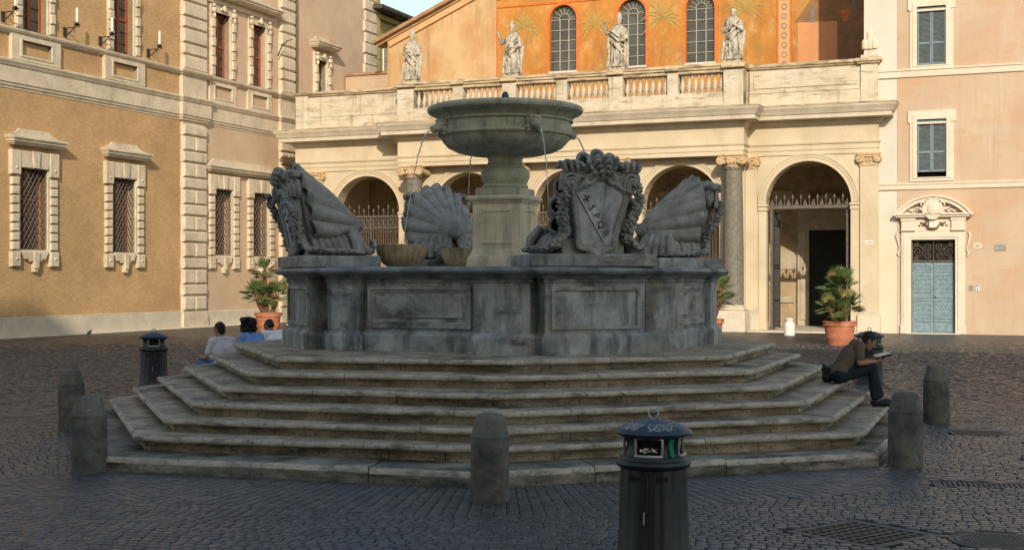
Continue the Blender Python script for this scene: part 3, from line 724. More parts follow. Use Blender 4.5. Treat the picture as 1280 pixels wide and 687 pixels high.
# ================================================================== statues on the balustrade
def statue(label, u, pose, name='statue'):
    t = thing(name, label, 'statue', P(u, 33.16, 10.59), 'l', TH, 'statues on the church balustrade')
    rr = random.Random(pose*13+5)
    b = MB(); b.prism([(-.34, -.26), (.34, -.26), (.34, .24), (-.34, .24)], 0, .12, 'xy'); b.build('base', m_statue, t, bevel=.02)
    b = MB(); lean = (.04, -.05, .06, .03)[pose]
    prof = [(.30, .10), (.34, .16), (.32, .35), (.30, .7), (.30, 1.0), (.29, 1.2), (.31, 1.4), (.33, 1.6), (.30, 1.72), (.18, 1.82), (.09, 1.88)]
    rings = []
    ph = rr.uniform(0, 6)
    for r, z in prof:
        ring_ = []
        for i in range(64):
            a = 2*pi*i/64; tw = z*1.1*(1 if pose % 2 else -1)
            fold = .07*sin(6*a+tw*1.6+ph) + .045*sin(11*a-tw*2.2+ph*2) + .02*sin(19*a+tw*3)
            k = max(0., min(1., (1.75-z)*1.2)); rx = r*(1.0) ; ry = r*.78
            ring_.append(((rx+fold*k*.9)*cos(a)+lean*sin(z*1.9), (ry+fold*k*.9)*sin(a), z))
        rings.append(ring_)
    b.loft(rings)
    # mantle: thick swags across the body
    for k in range(4):
        z0 = (1.62, 1.50, 1.30, 1.22)[k]; sgn = 1 if pose in (0, 2) else -1; dr = (.50, .62, .55, .72)[k]+rr.uniform(-.06, .06)
        b.tube([(sgn*(-.31+.64*q/8), -.20-.10*sin(pi*q/8), z0-dr*(q/8)**1.4-.05*sin(pi*q/8)) for q in range(9)], [.022+.028*sin(pi*q/8)*(1 if k % 2 else .6) for q in range(9)], 6)
    for k in range(6):
        x = -.3+.12*k; b.tube([(x+rr.uniform(-.03, .03), -.27+abs(x)*.25, 1.0-.1*k % .3), (x*1.15, -.30+abs(x)*.3, .5), (x*1.25+rr.uniform(-.05, .05), -.28+abs(x)*.3, .12)], [.03, .055, .06], 6)
    # side fall of the cloak
    sg = -1 if pose in (2,) else 1
    b.chain([(sg*.34, .02, 1.5), (sg*.42, .0, 1.2), (sg*.40, -.02, .8), (sg*.36, 0, .45)], [.08, .10, .09, .05], 8)
    hx = lean*.6
    hz = 2.0
    b.cap((hx*.5, 0, 1.78), (hx, -.02, 1.95), .085, .075, 10)
    b.ell((hx, -.03, hz), (.098, .115, .14), None, 14, 10); b.ell((hx, -.145, hz-.02), (.02, .03, .035)); b.ell((hx, -.10, hz-.11), (.07, .06, .09))
    for s in (-1, 1): b.ell((hx+s*.04, -.125, hz+.025), (.022, .012, .012)); b.ell((hx+s*.04, -.12, hz+.05), (.03, .02, .01))
    if pose in (0, 1, 2):
        b.lathe([(.11, hz+.06), (.125, hz+.10), (.115, hz+.2), (.085, hz+.3), (.03, hz+.38)], 14, (hx, -.01, 0))
    else:
        b.ell((hx, .01, hz+.03), (.125, .13, .15)); b.ell((hx, .05, hz-.1), (.12, .1, .14))
    def arm(s, el, ha, rs=(.105, .085, .05)):
        sh = (s*.27, 0, 1.62)
        b.chain([sh, el, ha], rs, 8); b.ell(ha, .06)
        hv = (Vector(ha)-Vector(el)).normalized()
        for q in range(4): b.cap(Vector(ha)+Vector((.022*(q-1.5), 0, 0)), Vector(ha)+hv*.12+Vector((.03*(q-1.5), -.01, 0)), .017, .012, 6)
    if pose == 0: arm(-1, (-.36, -.08, 1.28), (-.08, -.32, 1.30)); arm(1, (.36, -.1, 1.25), (.08, -.30, 1.2))
    elif pose == 1: arm(-1, (-.46, -.12, 1.42), (-.56, -.22, 1.80)); arm(1, (.36, -.1, 1.28), (.12, -.28, 1.22))
    elif pose == 2: arm(-1, (-.44, -.16, 1.50), (-.52, -.22, 1.92)); arm(1, (.38, -.12, 1.3), (.28, -.33, 1.2)); b.box(.22, .40, -.42, -.34, 1.1, 1.5); b.tube([(.05, -.25, .9), (.40, -.3, 1.55)], .05, 6)
    else: arm(-1, (-.37, -.1, 1.26), (-.06, -.33, 1.36)); arm(1, (.38, -.14, 1.3), (.10, -.35, 1.48))
    b.chain([(-.12, -.22, .2), (-.13, -.32, .14)], [.06, .05], 8); b.chain([(.14, -.2, .2), (.16, -.3, .14)], [.06, .05], 8)
    b.build('figure', m_statue, t, remesh=.017, sm=1, disp=.012, dscale=14)
statue('marble saint in tall mitre, leftmost on the balustrade, both hands at the chest', -17.98, 0)
statue('marble bishop statue flinging one arm out sideways, left of the arched windows', -13.25, 1)
statue('marble pope statue with raised hand and book, before the middle arched window', -8.6, 2)
statue('hooded bearded marble statue, bareheaded without mitre, rightmost of the balustrade row', -3.88, 3)
t = thing('stone_finial', 'pale stone emblem of rounded mounds on the right end of the church parapet', 'finial', P(1.27, 34.1, 10.6), 'l', TH)
b = MB(); b.prism([(-.32, -.25), (.32, -.25), (.32, .25), (-.32, .25)], 0, .12, 'xy'); b.lathe([(.2, .12), (.12, .2), (.10, .3), (.16, .36)], 14); b.build('base', m_attic, t, smooth=40)
b = MB()
for x, z in ((-.17, .36), (.17, .36), (0, .36)): b.lathe([(.14, z), (.15, z+.05), (.15, z+.28), (.11, z+.36), (.03, z+.40)], 14, (x, -.03 if x else -.02, 0))
b.lathe([(.14, .6), (.15, .65), (.15, .98), (.11, 1.07), (.03, 1.11)], 14); b.build('mound', m_cream, t, smooth=50)
# ================================================================== palace on the left
pal = thing('palace', 'yellow brick palace with pale rusticated quoins and barred windows, on the left', 'palace', (-26, 20, 0), 'p')
X = -26.0
def rect(v0, v1, z0, z1): return [(v0, z0), (v1, z0), (v1, z1), (v0, z1)]
LW = [(18.25, 19.62), (23.22, 24.57), (29.99, 31.26), (32.98, 34.18)]
UW = [(18.37, 19.6), (23.26, 24.45), (29.99, 31.1), (32.92, 34.0)]
TOPU = [14.3, 14.3, 13.7, 13.7]
hl = [rect(a, c, 3.12, 6.0) for a, c in LW]; hu = [rect(a, c, 10.9, t) for (a, c), t in zip(UW, TOPU)]
w = MB(); w.prism(rect(6, 28.4, 0, 20), X-.6, X, 'yz', [hl[0], hl[1], hu[0], hu[1]]); w.build('brick_wall', m_brick, pal)
w = MB(); w.prism(rect(28.4, 36.42, 0, 20), X-.6, X+.005, 'yz', [hl[2], hl[3], hu[2], hu[3]]); w.build('plaster_wall', m_pinkpl, pal)
w = MB(); w.prism(rect(36.43, 45.0, 0, 22), X-.6, X-.05, 'yz', [rect(38.75, 39.6, 10.3, 13.0)]); w.build('rear_wall', m_pinkpl, pal)
w = MB(); w.box(X-14, X-.61, 6, 45, 0, 20); w.build('core', m_pinkpl, pal)
w = MB(); w.box(X-.6, X+.02, 45.001, 45.4, 0, 22); w.build('rear_corner', m_olive, pal)
# plinth
b = MB(); b.box(X-.1, X+.10, 6, 27.5, 0, .68); b.box(X-.1, X+.07, 6, 27.5, .68, .74); b.build('plinth', m_plinth, pal, bevel=.02)
b = MB(); b.box(X-.1, X+.09, 29.25, 35.1, 0, .70); b.build('plinth', m_plinth, pal, bevel=.02)
b = MB(); b.box(X, X+.32, 6, 36.4, .0, .07); b.build('kerb_stone', m_plinth, pal, bevel=.02)
# quoin pilasters
for v0, v1, d in ((27.55, 29.2, .16), (35.15, 36.42, .14)):
    b = MB(); b.box(X-.1, X+d-.06, v0+.03, v1-.03, 0, 20); b.box(X-.1, X+d+.06, v0-.05, v1+.05, 0, .62); b.box(X-.1, X+d+.03, v0-.02, v1+.02, .62, .72)
    z = .78; k = 0
    while z < 19:
        if 8.55 < z < 10.55: z = 10.9; continue
        h = .46 if k % 2 else .60
        if z < 8.55 and z+h > 8.62: h = 8.62-z
        if k % 2 or z > 10: b.cham(X, X+d+.05, v0, v1, z, z+h-.03, .05, '+x')
        else:
            m_ = (v0+v1)/2; b.cham(X, X+d+.04, v0+.04, m_-.02, z, z+h-.03, .045, '+x'); b.cham(X, X+d+.04, m_+.02, v1-.04, z, z+h-.03, .045, '+x')
        z += h+.03; k += 1
    b.build('quoin_pilaster', m_ptrav, pal)
# string courses that break forward round the pilasters
def brk(d): return [(X, 6), (X, 27.48), (X+d, 27.48), (X+d, 29.26), (X+.005, 29.26), (X+.005, 35.08), (X+d, 35.08), (X+d, 36.5), (X-.5, 36.5)]
b = MB()
pth = list(brk(.16))
b.sweep(pth, [(-.1, 8.74), (.02, 8.74), (.03, 8.82), (.07, 8.84), (.08, 8.92), (.12, 8.95), (.125, 9.50), (.16, 9.52), (.20, 9.60), (.24, 9.66), (.24, 9.72), (.05, 9.78), (-.1, 9.78)])
b.build('string_course', m_ptrav, pal); b = MB()
b.sweep(pth, [(-.1, 10.64), (.06, 10.65), (.09, 10.70), (.15, 10.73), (.19, 10.80), (.19, 10.86), (.0, 10.90), (-.1, 10.90)])
b.build('sill_course', m_ptrav, pal); b = MB()
b.sweep(pth, [(-.1, 16.5), (.06, 16.5), (.2, 16.8), (.5, 17), (.5, 17.2), (-.1, 17.3)])
b.build('upper_cornice', m_ptrav, pal)
# panelled dado under the upper windows
def dado(v0, v1, d, iv=.42, iz=.2):
    b = MB(); b.prism(rect(v0, v1, 9.77, 10.66), X-.1, X+d, 'yz', [rect(v0+iv, v1-iv, 9.77+iz, 10.66-iz+.02)])
    b.prism(rect(v0+iv-.10, v1-iv+.10, 9.77+iz-.08, 10.66-iz+.10), X-.05, X+d-.03+.06, 'yz', [rect(v0+iv, v1-iv, 9.77+iz, 10.66-iz+.02)])
    q = b.build('dado_panel', m_ptrav, pal, bevel=.01)
    return q
for (a, c) in UW[:2]: dado(a-.62, c+.62, .14, .5)
for (a, c) in UW[2:]: dado(a-.45, c+.45, .09, .38)
for a_, c_, d_ in ((27.5, 29.22, .145), (35.12, 36.45, .125)): b = MB(); b.box(X-.1, X+d_, a_, c_, 9.77, 10.66); b.build('dado_pier', m_ptrav, pal, bevel=.015)
# ground-floor windows
def low_window(a, c, hood=True):
    m_ = (a+c)/2; fw = .42
    b = MB()
    b.prism(rect(a-.16, c+.16, 3.0, 6.14), X-.3, X+.06, 'yz', [rect(a, c, 3.12, 6.0)])
    f = b.build('window', m_ptrav, pal, bevel=.01)
    n = 8
    for s in (-1, 1):
        k = MB()
        v0, v1 = (a-.46, a-.1) if s < 0 else (c+.1, c+.46)
        for i in range(n):
            z0 = 3.1+2.6*i/n; k.cham(X, X+.13, v0, v1, z0+.015, z0+2.6/n-.03, .03, '+x')
        # big corner blocks with a boss
        k.cham(X, X+.15, v0-.04, v1+.04, 2.52, 3.06, .03, '+x'); k.ell((X+.15, (v0+v1)/2, 2.8), .055, None, 8, 5)
        k.cham(X, X+.15, v0-.06, v1+.06, 5.75, 6.62, .03, '+x'); k.ell((X+.15, (v0+v1)/2, 6.0), .05, None, 8, 5)
        k.build('jamb_blocks', m_ptrav, f)
    for i in range(5):                       # fanned lintel
        k = MB(); t0, t1 = (i-2.5)/5, (i-1.5)/5; W0, W1 = (c-a)*1.0, (c-a)*1.5
        k.prism([(m_+t0*W0+.012, 6.02), (m_+t1*W0-.012, 6.02), (m_+t1*W1-.012, 6.62), (m_+t0*W1+.012, 6.62)], X-.05, X+(.19 if i == 2 else .12), 'yz'); k.build('keystone', m_ptrav, f, bevel=.012); k = MB()
        t0, t1 = (i-2.5)/5, (i-1.5)/5
        zb = (2.46, 2.7, 2.78)[abs(i-2)]
        k.prism([(m_+t0*W0*.75+.01, zb), (m_+t1*W0*.75-.01, zb), (m_+t1*W0-.01, 3.06), (m_+t0*W0+.01, 3.06)], X-.05, X+(.2 if i == 2 else .13), 'yz')
        if i == 2: k.box(X-.05, X+.16, m_-.09, m_+.09, 2.33, 2.47)
        k.build('apron_block', m_ptrav, f, bevel=.012)
    k = MB(); k.box(X-.42, X-.40, a-.05, c+.05, 3.05, 6.05); k.build('pane', m_glass, f)
    k = MB(); k.box(X-.40, X-.36, m_-.04, m_+.04, 3.1, 6.0); k.box(X-.40, X-.36, a, c, 4.9, 4.98); k.box(X-.40, X-.36, a, a+.08, 3.1, 6); k.box(X-.40, X-.36, c-.08, c, 3.1, 6); k.build('casement', m_redwood, f)
    g = MB(); W, Hh = c-a, 2.88; st_ = .21
    for s in (-1, 1):
        i = -20
        while i < 30:
            pts = []
            o_ = i*st_
            # line z-3.12 = s*1.5*(v-a) + o
            for v in (a, c):
                z = s*1.5*(v-a)+o_*1.5; pts.append((v, z))
            (va, za), (vb, zb) = pts
            def clip(va, za, vb, zb):
                out = []
                for t in (0, 1):
                    pass
                return
            dz = zb-za; t0, t1 = 0., 1.
            for lo, sg in ((0., 1), (Hh, -1)):
                fa = sg*(za-lo); fb = sg*(zb-lo)
                if fa < 0 and fb < 0: t0, t1 = 1, 0; break
                if fa < 0: t0 = max(t0, fa/(fa-fb))
                if fb < 0: t1 = min(t1, fa/(fa-fb))
            if t1-t0 > .02:
                xx = X-.06+.012*s
                g.tube([(xx, va+(vb-va)*t0, 3.12+za+dz*t0), (xx, va+(vb-va)*t1, 3.12+za+dz*t1)], .014, 4)
            i += 1
    g.build('grille', m_rust, f)
    if hood:
        h = MB(); hood_shape(h, a-.62, c+1.05-.43, 6.78); h.build('hood', m_ptrav, f)
    return f
def hood_shape(h, v0, v1, z, d=.42):
    p = [(X-.02, v0), (X+d-.12, v0), (X+d-.12, v1), (X-.02, v1)]
    for o0, o1, z0, z1 in ((-.12, -.08, z, z+.05), (-.06, -.02, z+.05, z+.12), (.0, .04, z+.12, z+.22), (.07, .1, z+.22, z+.29)):
        h.prism([(v0-o0, z0), (v1+o0, z0), (v1+o1, z1), (v0-o1, z1)], X-.02, X+d-.1+o1, 'yz')
    h.prism([(v0-.1, z+.292), (v1+.1, z+.292), (v1-.45, z+.50), (v1-.55, z+.60), (v0+.55, z+.60), (v0+.45, z+.50)], X-.02, X+.07, 'yz')
    h.loft([[(X+d-.02, v0-.1, z+.292), (X+d-.02, v1+.1, z+.292), (X+.0, v1+.1, z+.293), (X+.0, v0-.1, z+.293)],
            [(X+.06, v0+.1, z+.36), (X+.06, v1-.1, z+.36), (X, v1-.1, z+.36), (X, v0+.1, z+.36)]])
for i, (a, c) in enumerate(LW): low_window(a, c, i < 2)
h = MB(); hood_shape(h, 29.3, 34.9, 6.72, .36); h.build('long_hood', m_ptrav, pal)
# upper windows
def up_window(a, c, top, z0=10.9, par=None, wood=True, xo=X):
    m_ = (a+c)/2
    b = MB(); b.prism(rect(a-.13, c+.13, z0, top+.13), xo-.3, xo+.08, 'yz', [rect(a, c, z0, top)])
    b.prism(rect(a-.36, c+.36, z0, top+.36), xo-.1, xo+.05, 'yz', [rect(a-.1, c+.1, z0, top+.1)])
    f = b.build('window', m_ptrav, pal, bevel=.01)
    n = int((top-z0)/.42)
    for v0, v1 in ((a-.34, a-.08), (c+.08, c+.34)):
        k = MB()
        for i in range(n):
            q0 = z0+.03+(top-z0-.3)*i/n; k.cham(xo, xo+(.17 if i % 2 else .13), v0, v1, q0, q0+(top-z0-.3)/n-.03, .03, '+x')
        vm = (v0+v1)/2
        k.lathe([(.02, xo), (.13, xo+.1), (.12, xo+.2), (.03, xo+.24)], 10, (0, vm, top+.05), 'x'); k.ell((xo+.16, vm, top-.18), (.07, .07, .12), None, 8, 5); k.ell((xo+.14, vm, top+.26), (.08, .12, .08), None, 8, 5)
        k.build('carved_jamb', m_ptrav, f, smooth=40)
    k = MB(); k.ell((xo+.14, m_, top+.22), (.10, .10, .16), None, 8, 6); k.ell((xo+.12, m_-.16, top+.16), (.07, .12, .07), None, 8, 5); k.ell((xo+.12, m_+.16, top+.16), (.07, .12, .07), None, 8, 5)
    k.build('carved_keystone', m_ptrav, f, smooth=40)
    k = MB(); k.box(xo-.32, xo-.30, a-.05, c+.05, z0, top+.05); k.build('pane', m_glass, f)
    if wood:
        k = MB()
        for v0, v1 in ((a, a+.09), (m_-.07, m_+.07), (c-.09, c)): k.box(xo-.30, xo-.24, v0, v1, z0, top)
        for z in (z0, top-.1, z0+1.35): k.box(xo-.30, xo-.245, a, c, z, z+.1)
        q = k.build('casement', m_redwood, f)
        k = MB()
        for i in range(1, 7): k.box(xo-.298, xo-.27, a, c, z0+i*.45, z0+i*.45+.025)
        k.build('glazing_bars', m_irond, f)
    return f
for (a, c), t_ in zip(UW, TOPU): up_window(a, c, t_)
h = MB(); hood_shape(h, 29.3, 34.8, 14.32, .55); h.build('long_hood', m_ptrav, pal)
for a, c in UW[:2]: 
    h = MB(); hood_shape(h, a-.6, c+.6, 15.0, .5); h.build('hood', m_ptrav, pal)
b = MB(); b.box(X+.0, X+.10, 29.36, 34.75, 14.08, 14.30); b.build('lintel_band', m_ptrav, pal)
# window of the rear wing with its hood
XS = X; X = X-.05
f = up_window(38.75, 39.6, 13.0, 10.5, wood=False)
h = MB(); hood_shape(h, 38.1, 40.3, 13.55, .6); h.build('hood', m_ptrav, f)
h = MB(); h.box(X-.02, X+.2, 38.1, 40.25, 10.1, 10.5); h.build('sill', m_ptrav, f)
b = MB(); z = 8.9; k = 0
while z < 21.5:
    b.cham(X-.02, X+(.13 if k % 2 else .10), 43.55+(0 if k % 2 else .12), 44.95, z, z+.55, .05, '+x'); z += .58; k += 1
b.build('quoin_strip', m_ptrav, pal)
X = XS
b = MB(); b.tube([(X+.08, 36.62, .1), (X+.08, 36.62, 20)], .07, 8)
for z in (3, 6, 9, 12, 15): b.lathe([(.09, z), (.09, z+.08)], 8, (X+.08, 36.62, 0))
b.build('downpipe', m_copper, pal, smooth=40)
b = MB(); b.tube([(X+.12, 34.9, 12.55), (X+.35, 34.9, 13.0), (X+.6, 34.95, 13.25), (X+.9, 35.0, 13.3)], [.035, .03, .025, .015], 6); b.build('flag_bracket', m_irond, pal, smooth=40)
# candle lamps on iron brackets
def wall_lamp(v, label):
    t = thing('wall_lamp', label, 'wall lamp', (X, v, 11.1), 'p', group='candle lamps along the palace')
    z = 11.3; b = MB()
    b.box(X, X+.05, v-.07, v+.07, 11.0, 11.35)
    b.tube([(X+.03, v, z), (X+.2, v, z+.02), (X+.45, v, z+.02), (X+.58, v, z+.08)], .022, 6); b.tube([(X+.03, v, 11.02), (X+.25, v, 11.14), (X+.46, v, z+.02)], .02, 6)
    b.tube([(X+.5+.07*cos(k*.6), v, 11.2+.07*sin(k*.6)) for k in range(9)], .014, 5); b.tube([(X+.66+.06*cos(k*.6+2), v, 11.36+.06*sin(k*.6+2)) for k in range(8)], .014, 5)
    b.lathe([(.03, 11.34), (.11, 11.40), (.12, 11.43), (.05, 11.45), (.07, 11.49)], 12, (X+.58, v, 0)); b.build('bracket', m_irond, t, smooth=40)
    b = MB(); b.lathe([(.05, 11.48), (.05, 12.0), (.03, 12.03)], 10, (X+.58, v, 0)); b.build('candle', m_white, t, smooth=40)
wall_lamp(17.45, 'iron bracket lamp with white candle at the far left edge, cut by the photo corner')
wall_lamp(20.55, 'white candle lamp on brick just right of the leftmost upper window')
wall_lamp(22.5, 'white candle lamp in front of the left jamb of the second upper window')
wall_lamp(25.4, 'white candle lamp on bare brick nearest the tall quoin pilaster')
# ================================================================== peach house on the right
hs = thing('peach_house', 'peach stucco house with blue-grey shutters and an arched stone doorway, right of the church', 'house', (8, 34, 0), 'p')
Y = 34.0
DW = rect(2.81, 4.40, 0.02, 3.57)
w = MB(); w.prism(rect(2.3, 22, 0, 18), Y, Y+.6, 'xz', [rect(2.81, 4.40, -.0, 3.57) if False else rect(2.81, 4.40, .03, 3.57), rect(3.02, 4.06, 10.2, 12.42), rect(3.02, 4.08, 5.95, 8.14)]); w.build('stucco_wall', m_peach, hs)
w = MB(); w.box(1.05, 2.295, Y+.02, Y+.6, 3.6, 18); w.build('white_strip', m_creamw, hs)
w = MB(); w.box(1.602, 2.294, Y+.015, Y+.6, 0, 3.6); w.build('cream_strip', m_cream, hs)
w = MB(); w.box(1.05, 22, Y+.62, Y+10, 0, 18); w.build('core', m_peach, hs)
b = MB(); b.sweep([(1.62, Y+.5), (1.62, Y), (22, Y)], [(0, 5.48), (.06, 5.5), (.07, 5.66), (.10, 5.68), (.10, 5.73), (0, 5.76)]); b.build('string_course', m_frame, hs); b = MB(); b.sweep([(1.62, Y+.5), (1.62, Y), (22, Y)], [(0, 9.76), (.06, 9.78), (.07, 10.0), (.11, 10.02), (.11, 10.07), (0, 10.1)]); b.build('string_course', m_frame, hs)
b = MB(); b.prism([(2.31, 0), (2.80, 0), (2.80, .75), (2.5, .8), (2.31, .7)], Y-.008, Y, 'xz'); b.build('worn_plinth', m_plinth, hs)
def shutter_window(a, c, z0, z1, open_=0.0):
    b = MB(); b.prism(rect(a-.27, c+.27, z0-.16, z1+.27), Y-.05, Y+.2, 'xz', [rect(a, c, z0, z1)])
    b.prism(rect(a-.34, c+.34, z1-.1, z1+.34), Y-.06, Y+.1, 'xz', [rect(a-.15, c+.15, z1-.2+.02, z1+.15)])
    b.prism(rect(a-.17, c+.17, z0-.05, z1+.17), Y-.08, Y+.1, 'xz', [rect(a, c, z0, z1)])
    f = b.build('window', m_frame, hs, bevel=.008)
    k = MB(); k.box(a-.02, c+.02, Y+.3, Y+.32, z0, z1); k.build('pane', m_dark, f)
    m_ = (a+c)/2
    for s in (0, 1):
        x0, x1 = (a+.01, m_-.005) if s == 0 else (m_+.005, c-.01); zb = z0+.02+open_
        k = MB()
        for q0, q1 in ((x0, x0+.055), (x1-.055, x1)): k.box(q0, q1, Y+.02, Y+.07, zb, z1-.01)
        for z in (zb, zb+(z1-zb)*.36, z1-.09): k.box(x0+.055, x1-.055, Y+.025, Y+.065, z, z+.075)
        sh = k.build('shutter', m_shut, f, bevel=.004)
        k = MB(); z = zb+.09
        while z < z1-.1:
            k.add([(x0+.05, Y+.03, z), (x1-.05, Y+.03, z), (x1-.05, Y+.062, z+.035), (x0+.05, Y+.062, z+.035), (x0+.05, Y+.036, z-.006), (x1-.05, Y+.036, z-.006), (x1-.05, Y+.068, z+.029), (x0+.05, Y+.068, z+.029)],
                  [(0,1,2,3),(7,6,5,4),(0,4,5,1),(3,2,6,7),(0,3,7,4),(1,5,6,2)]); z += .047
        k.build('slats', m_slat, sh)
shutter_window(3.02, 4.06, 10.2, 12.42); shutter_window(3.02, 4.08, 5.95, 8.14, .18)
# stone doorway
b = MB()
b.prism([(2.45, 0.01), (2.81, 0.01), (2.81, 3.57), (4.40, 3.57), (4.40, 0.01), (4.76, 0.01), (4.76, 3.9), (2.45, 3.9)], Y-.10, Y+.3)
b.prism([(2.52, 0.012), (2.72, 0.012), (2.72, 3.66), (4.49, 3.66), (4.49, 0.012), (4.69, 0.012), (4.69, 3.83), (2.52, 3.83)], Y-.125, Y+.1)
dr = b.build('doorway', m_frame, hs, bevel=.01)
for s in (-1, 1):
    b = MB()
    b.box(2.42 if s < 0 else 4.68, 2.53 if s < 0 else 4.79, Y-.14, Y+.1, 0.01, .35); b.build('jamb_foot', m_frame, dr); b = MB()
    xx = 2.38 if s < 0 else 4.83
    b.tube([(xx+s*.06, Y-.04, 3.85), (xx+s*.10, Y-.04, 3.72), (xx+s*.04, Y-.04, 3.45), (xx-s*.02, Y-.04, 3.2), (xx+s*.05, Y-.04, 3.05), (xx+s*.0, Y-.04, 2.95)], [.05, .05, .035, .03, .05, .03], 6)
    b.build('scroll', m_frame, dr, smooth=40)
b = MB(); b.box(2.48, 4.74, Y-.10, Y+.1, 3.903, 4.42)
for x0, x1 in ((2.46, 2.95), (4.27, 4.76)): b.box(x0, x1, Y-.19, Y+.1, 3.96, 4.30); b.box(x0-.03, x1+.03, Y-.21, Y+.1, 4.30, 4.42); b.box(x0-.02, x1+.02, Y-.2, Y+.1, 3.91, 3.96)
b.box(2.26, 4.96, Y-.28, Y+.1, 4.423, 4.50); b.box(2.18, 5.04, Y-.34, Y+.1, 4.502, 4.57)
R_ = 1.75; cz = 5.26-R_; a0 = math.acos(1.44/R_)
top_ = [(3.61+R_*cos(pi-a0-(pi-2*a0)*i/24), cz+R_*sin(pi-a0-(pi-2*a0)*i/24)) for i in range(25)]
inn = [(3.61+(R_-.22)*cos(pi-a0*1.10-(pi-2.2*a0)*i/24), cz+(R_-.22)*sin(pi-a0*1.1-(pi-2.2*a0)*i/24)) for i in range(25)]
b.prism(top_+inn[::-1], Y-.30, Y+.1); 
mid = [(3.61+(R_-.08)*cos(pi-a0-(pi-2*a0)*i/24), cz+.0+(R_-.08)*sin(pi-a0-(pi-2*a0)*i/24)) for i in range(25)]
b.prism(top_+mid[::-1], Y-.36, Y-.2)
b.prism(inn+[(4.9, 4.575), (2.32, 4.575)], Y-.05, Y+.1)
pd = b.build('pediment', m_frame, dr, bevel=.006)
b = MB()
b.prism([(3.61+.36*cos(2*pi*i/20)*(1+.12*cos(i*pi/2.5)), 4.72+.40*sin(2*pi*i/20)) for i in range(20)], Y-.34, Y-.02)
b.ell((3.61, Y-.33, 4.74), (.22, .06, .26), None, 14, 8)
for s in (-1, 1):
    b.tube([(3.61+s*(.30+.02*k)+s*.12*cos(k*.6), Y-.30, 4.85+.14*sin(k*.6)) for k in range(9)], .035, 6); b.tube([(3.61+s*.3, Y-.3, 4.55), (3.61+s*.42, Y-.28, 4.75), (3.61+s*.62, Y-.2, 4.8)], [.05, .04, .02], 6)
    for k in range(4): b.ell((3.61+s*(.55+.1*k), Y-.12, 4.66+.05*(k % 2)), (.07, .05, .05), None, 6, 4)
    b.tube([(3.61+s*.05, Y-.3, 5.1), (3.61+s*.2, Y-.3, 5.14), (3.61+s*.3, Y-.28, 5.02)], .04, 6)
b.build('coat_of_arms', m_frame, pd, smooth=50)
b = MB(); b.box(3.47, 3.75, Y-.22, Y-.05, 4.02, 4.32); q = b.build('tablet', m_white, pd, bevel=.01)
b = MB()
for s in (-1, 1):
    b.tube([(3.61, Y-.19, 3.97), (3.61+s*.15, Y-.2, 4.02), (3.61+s*.25, Y-.17, 4.15), (3.61+s*.42, Y-.14, 4.2)], [.03, .04, .03, .02], 6)
    for k in range(4): b.ell((3.61+s*(.28+.07*k), Y-.13, 4.16+.05*(-1)**k), (.05, .02, .03), None, 6, 4)
b.build('wreath', m_trunk, q, smooth=40)
b = MB(); b.box(2.82, 4.39, Y+.18, Y+.26, 2.72, 3.56); tr = b.build('transom', m_dark, dr)
b = MB(); b.prism(rect(2.815, 4.395, 2.74, 3.565), Y+.1, Y+.15, 'xz', [rect(2.86, 4.35, 2.79, 3.52)])
for s in (-1, 1):
    for cx_, cz_, r_, tw in ((.56, 3.12, .24, 1), (.22, 3.3, .17, -1), (.22, 2.95, .15, 1), (.62, 3.42, .1, -1), (.62, 2.85, .09, 1)):
        b.tube([(3.605+s*(cx_+r_*(1-k/22)*cos(k*.62*tw)), Y+.12, cz_+r_*(1-k/22)*sin(k*.62*tw)) for k in range(20)], .016, 4)
b.tube([(3.605, Y+.12, 2.78), (3.605, Y+.12, 3.54)], .018, 4); b.build('fanlight_grille', m_iron, tr)
for s in (0, 1):
    x0, x1 = (2.82, 3.60) if s == 0 else (3.61, 4.39)
    b = MB(); b.box(x0, x1, Y+.14, Y+.2, .04, 2.71)
    for z0, z1 in ((.10, .50), (.58, 1.30), (1.36, 1.50), (1.56, 2.26), (2.34, 2.62)):
        b.prism(rect(x0+.05, x1-.05, z0, z1), Y+.115, Y+.15, 'xz', [rect(x0+.10, x1-.10, z0+.05, z1-.05)] if z1-z0 > .2 else [])
    for z0, z1 in ((.66, 1.2), (1.64, 2.18), (2.40, 2.56)):
        n = 3 if z1-z0 > .3 else 1
        for j in range(n):
            zz = z0+(z1-z0)*(j+.5)/n
            for i in range(5):
                xx = x0+.15+.12*i; b.ell((xx, Y+.135, zz), (.045, .02, .05), None, 6, 4)
    d_ = b.build('door', m_door, dr, bevel=.006)
    if s == 1: b = MB(); b.ell((3.68, Y+.10, 1.4), .03); b.build('knob', m_irond, d_, smooth=60)
b = MB(); b.box(2.6, 4.6, Y-.16, Y+.2, .0, .035); b.build('threshold', m_creamw, dr)
b = MB(); b.prism([(5.19+.16*cos(2*pi*i/20), 3.33+.12*sin(2*pi*i/20)) for i in range(20)], Y-.02, Y); pl = b.build('number_plate', m_cream, hs)
b = MB(); vs, fs = text_mb('26', .16, .004); b.add([(5.19+p.x, Y-.022-p.z, 3.33+p.y) for p in vs], fs); b.build('digits', m_slat, pl)
b = MB(); b.box(5.80, 6.20, Y-.03, Y, 3.14, 3.37); b.build('wall_plate', m_steel, hs, bevel=.008)
b = MB(); b.box(4.89, 5.05, Y-.03, Y, 1.66, 1.84); ic = b.build('intercom', m_steel, hs, bevel=.006)
b = MB(); b.box(4.95, 4.99, Y-.034, Y-.02, 1.76, 1.82); b.box(4.94, 5.0, Y-.034, Y-.02, 1.69, 1.72); b.build('button', m_slat, ic)
b = MB(); b.box(5.12, 5.27, Y-.025, Y, 1.64, 1.85); ic = b.build('bell_plate', m_white, hs, bevel=.006)
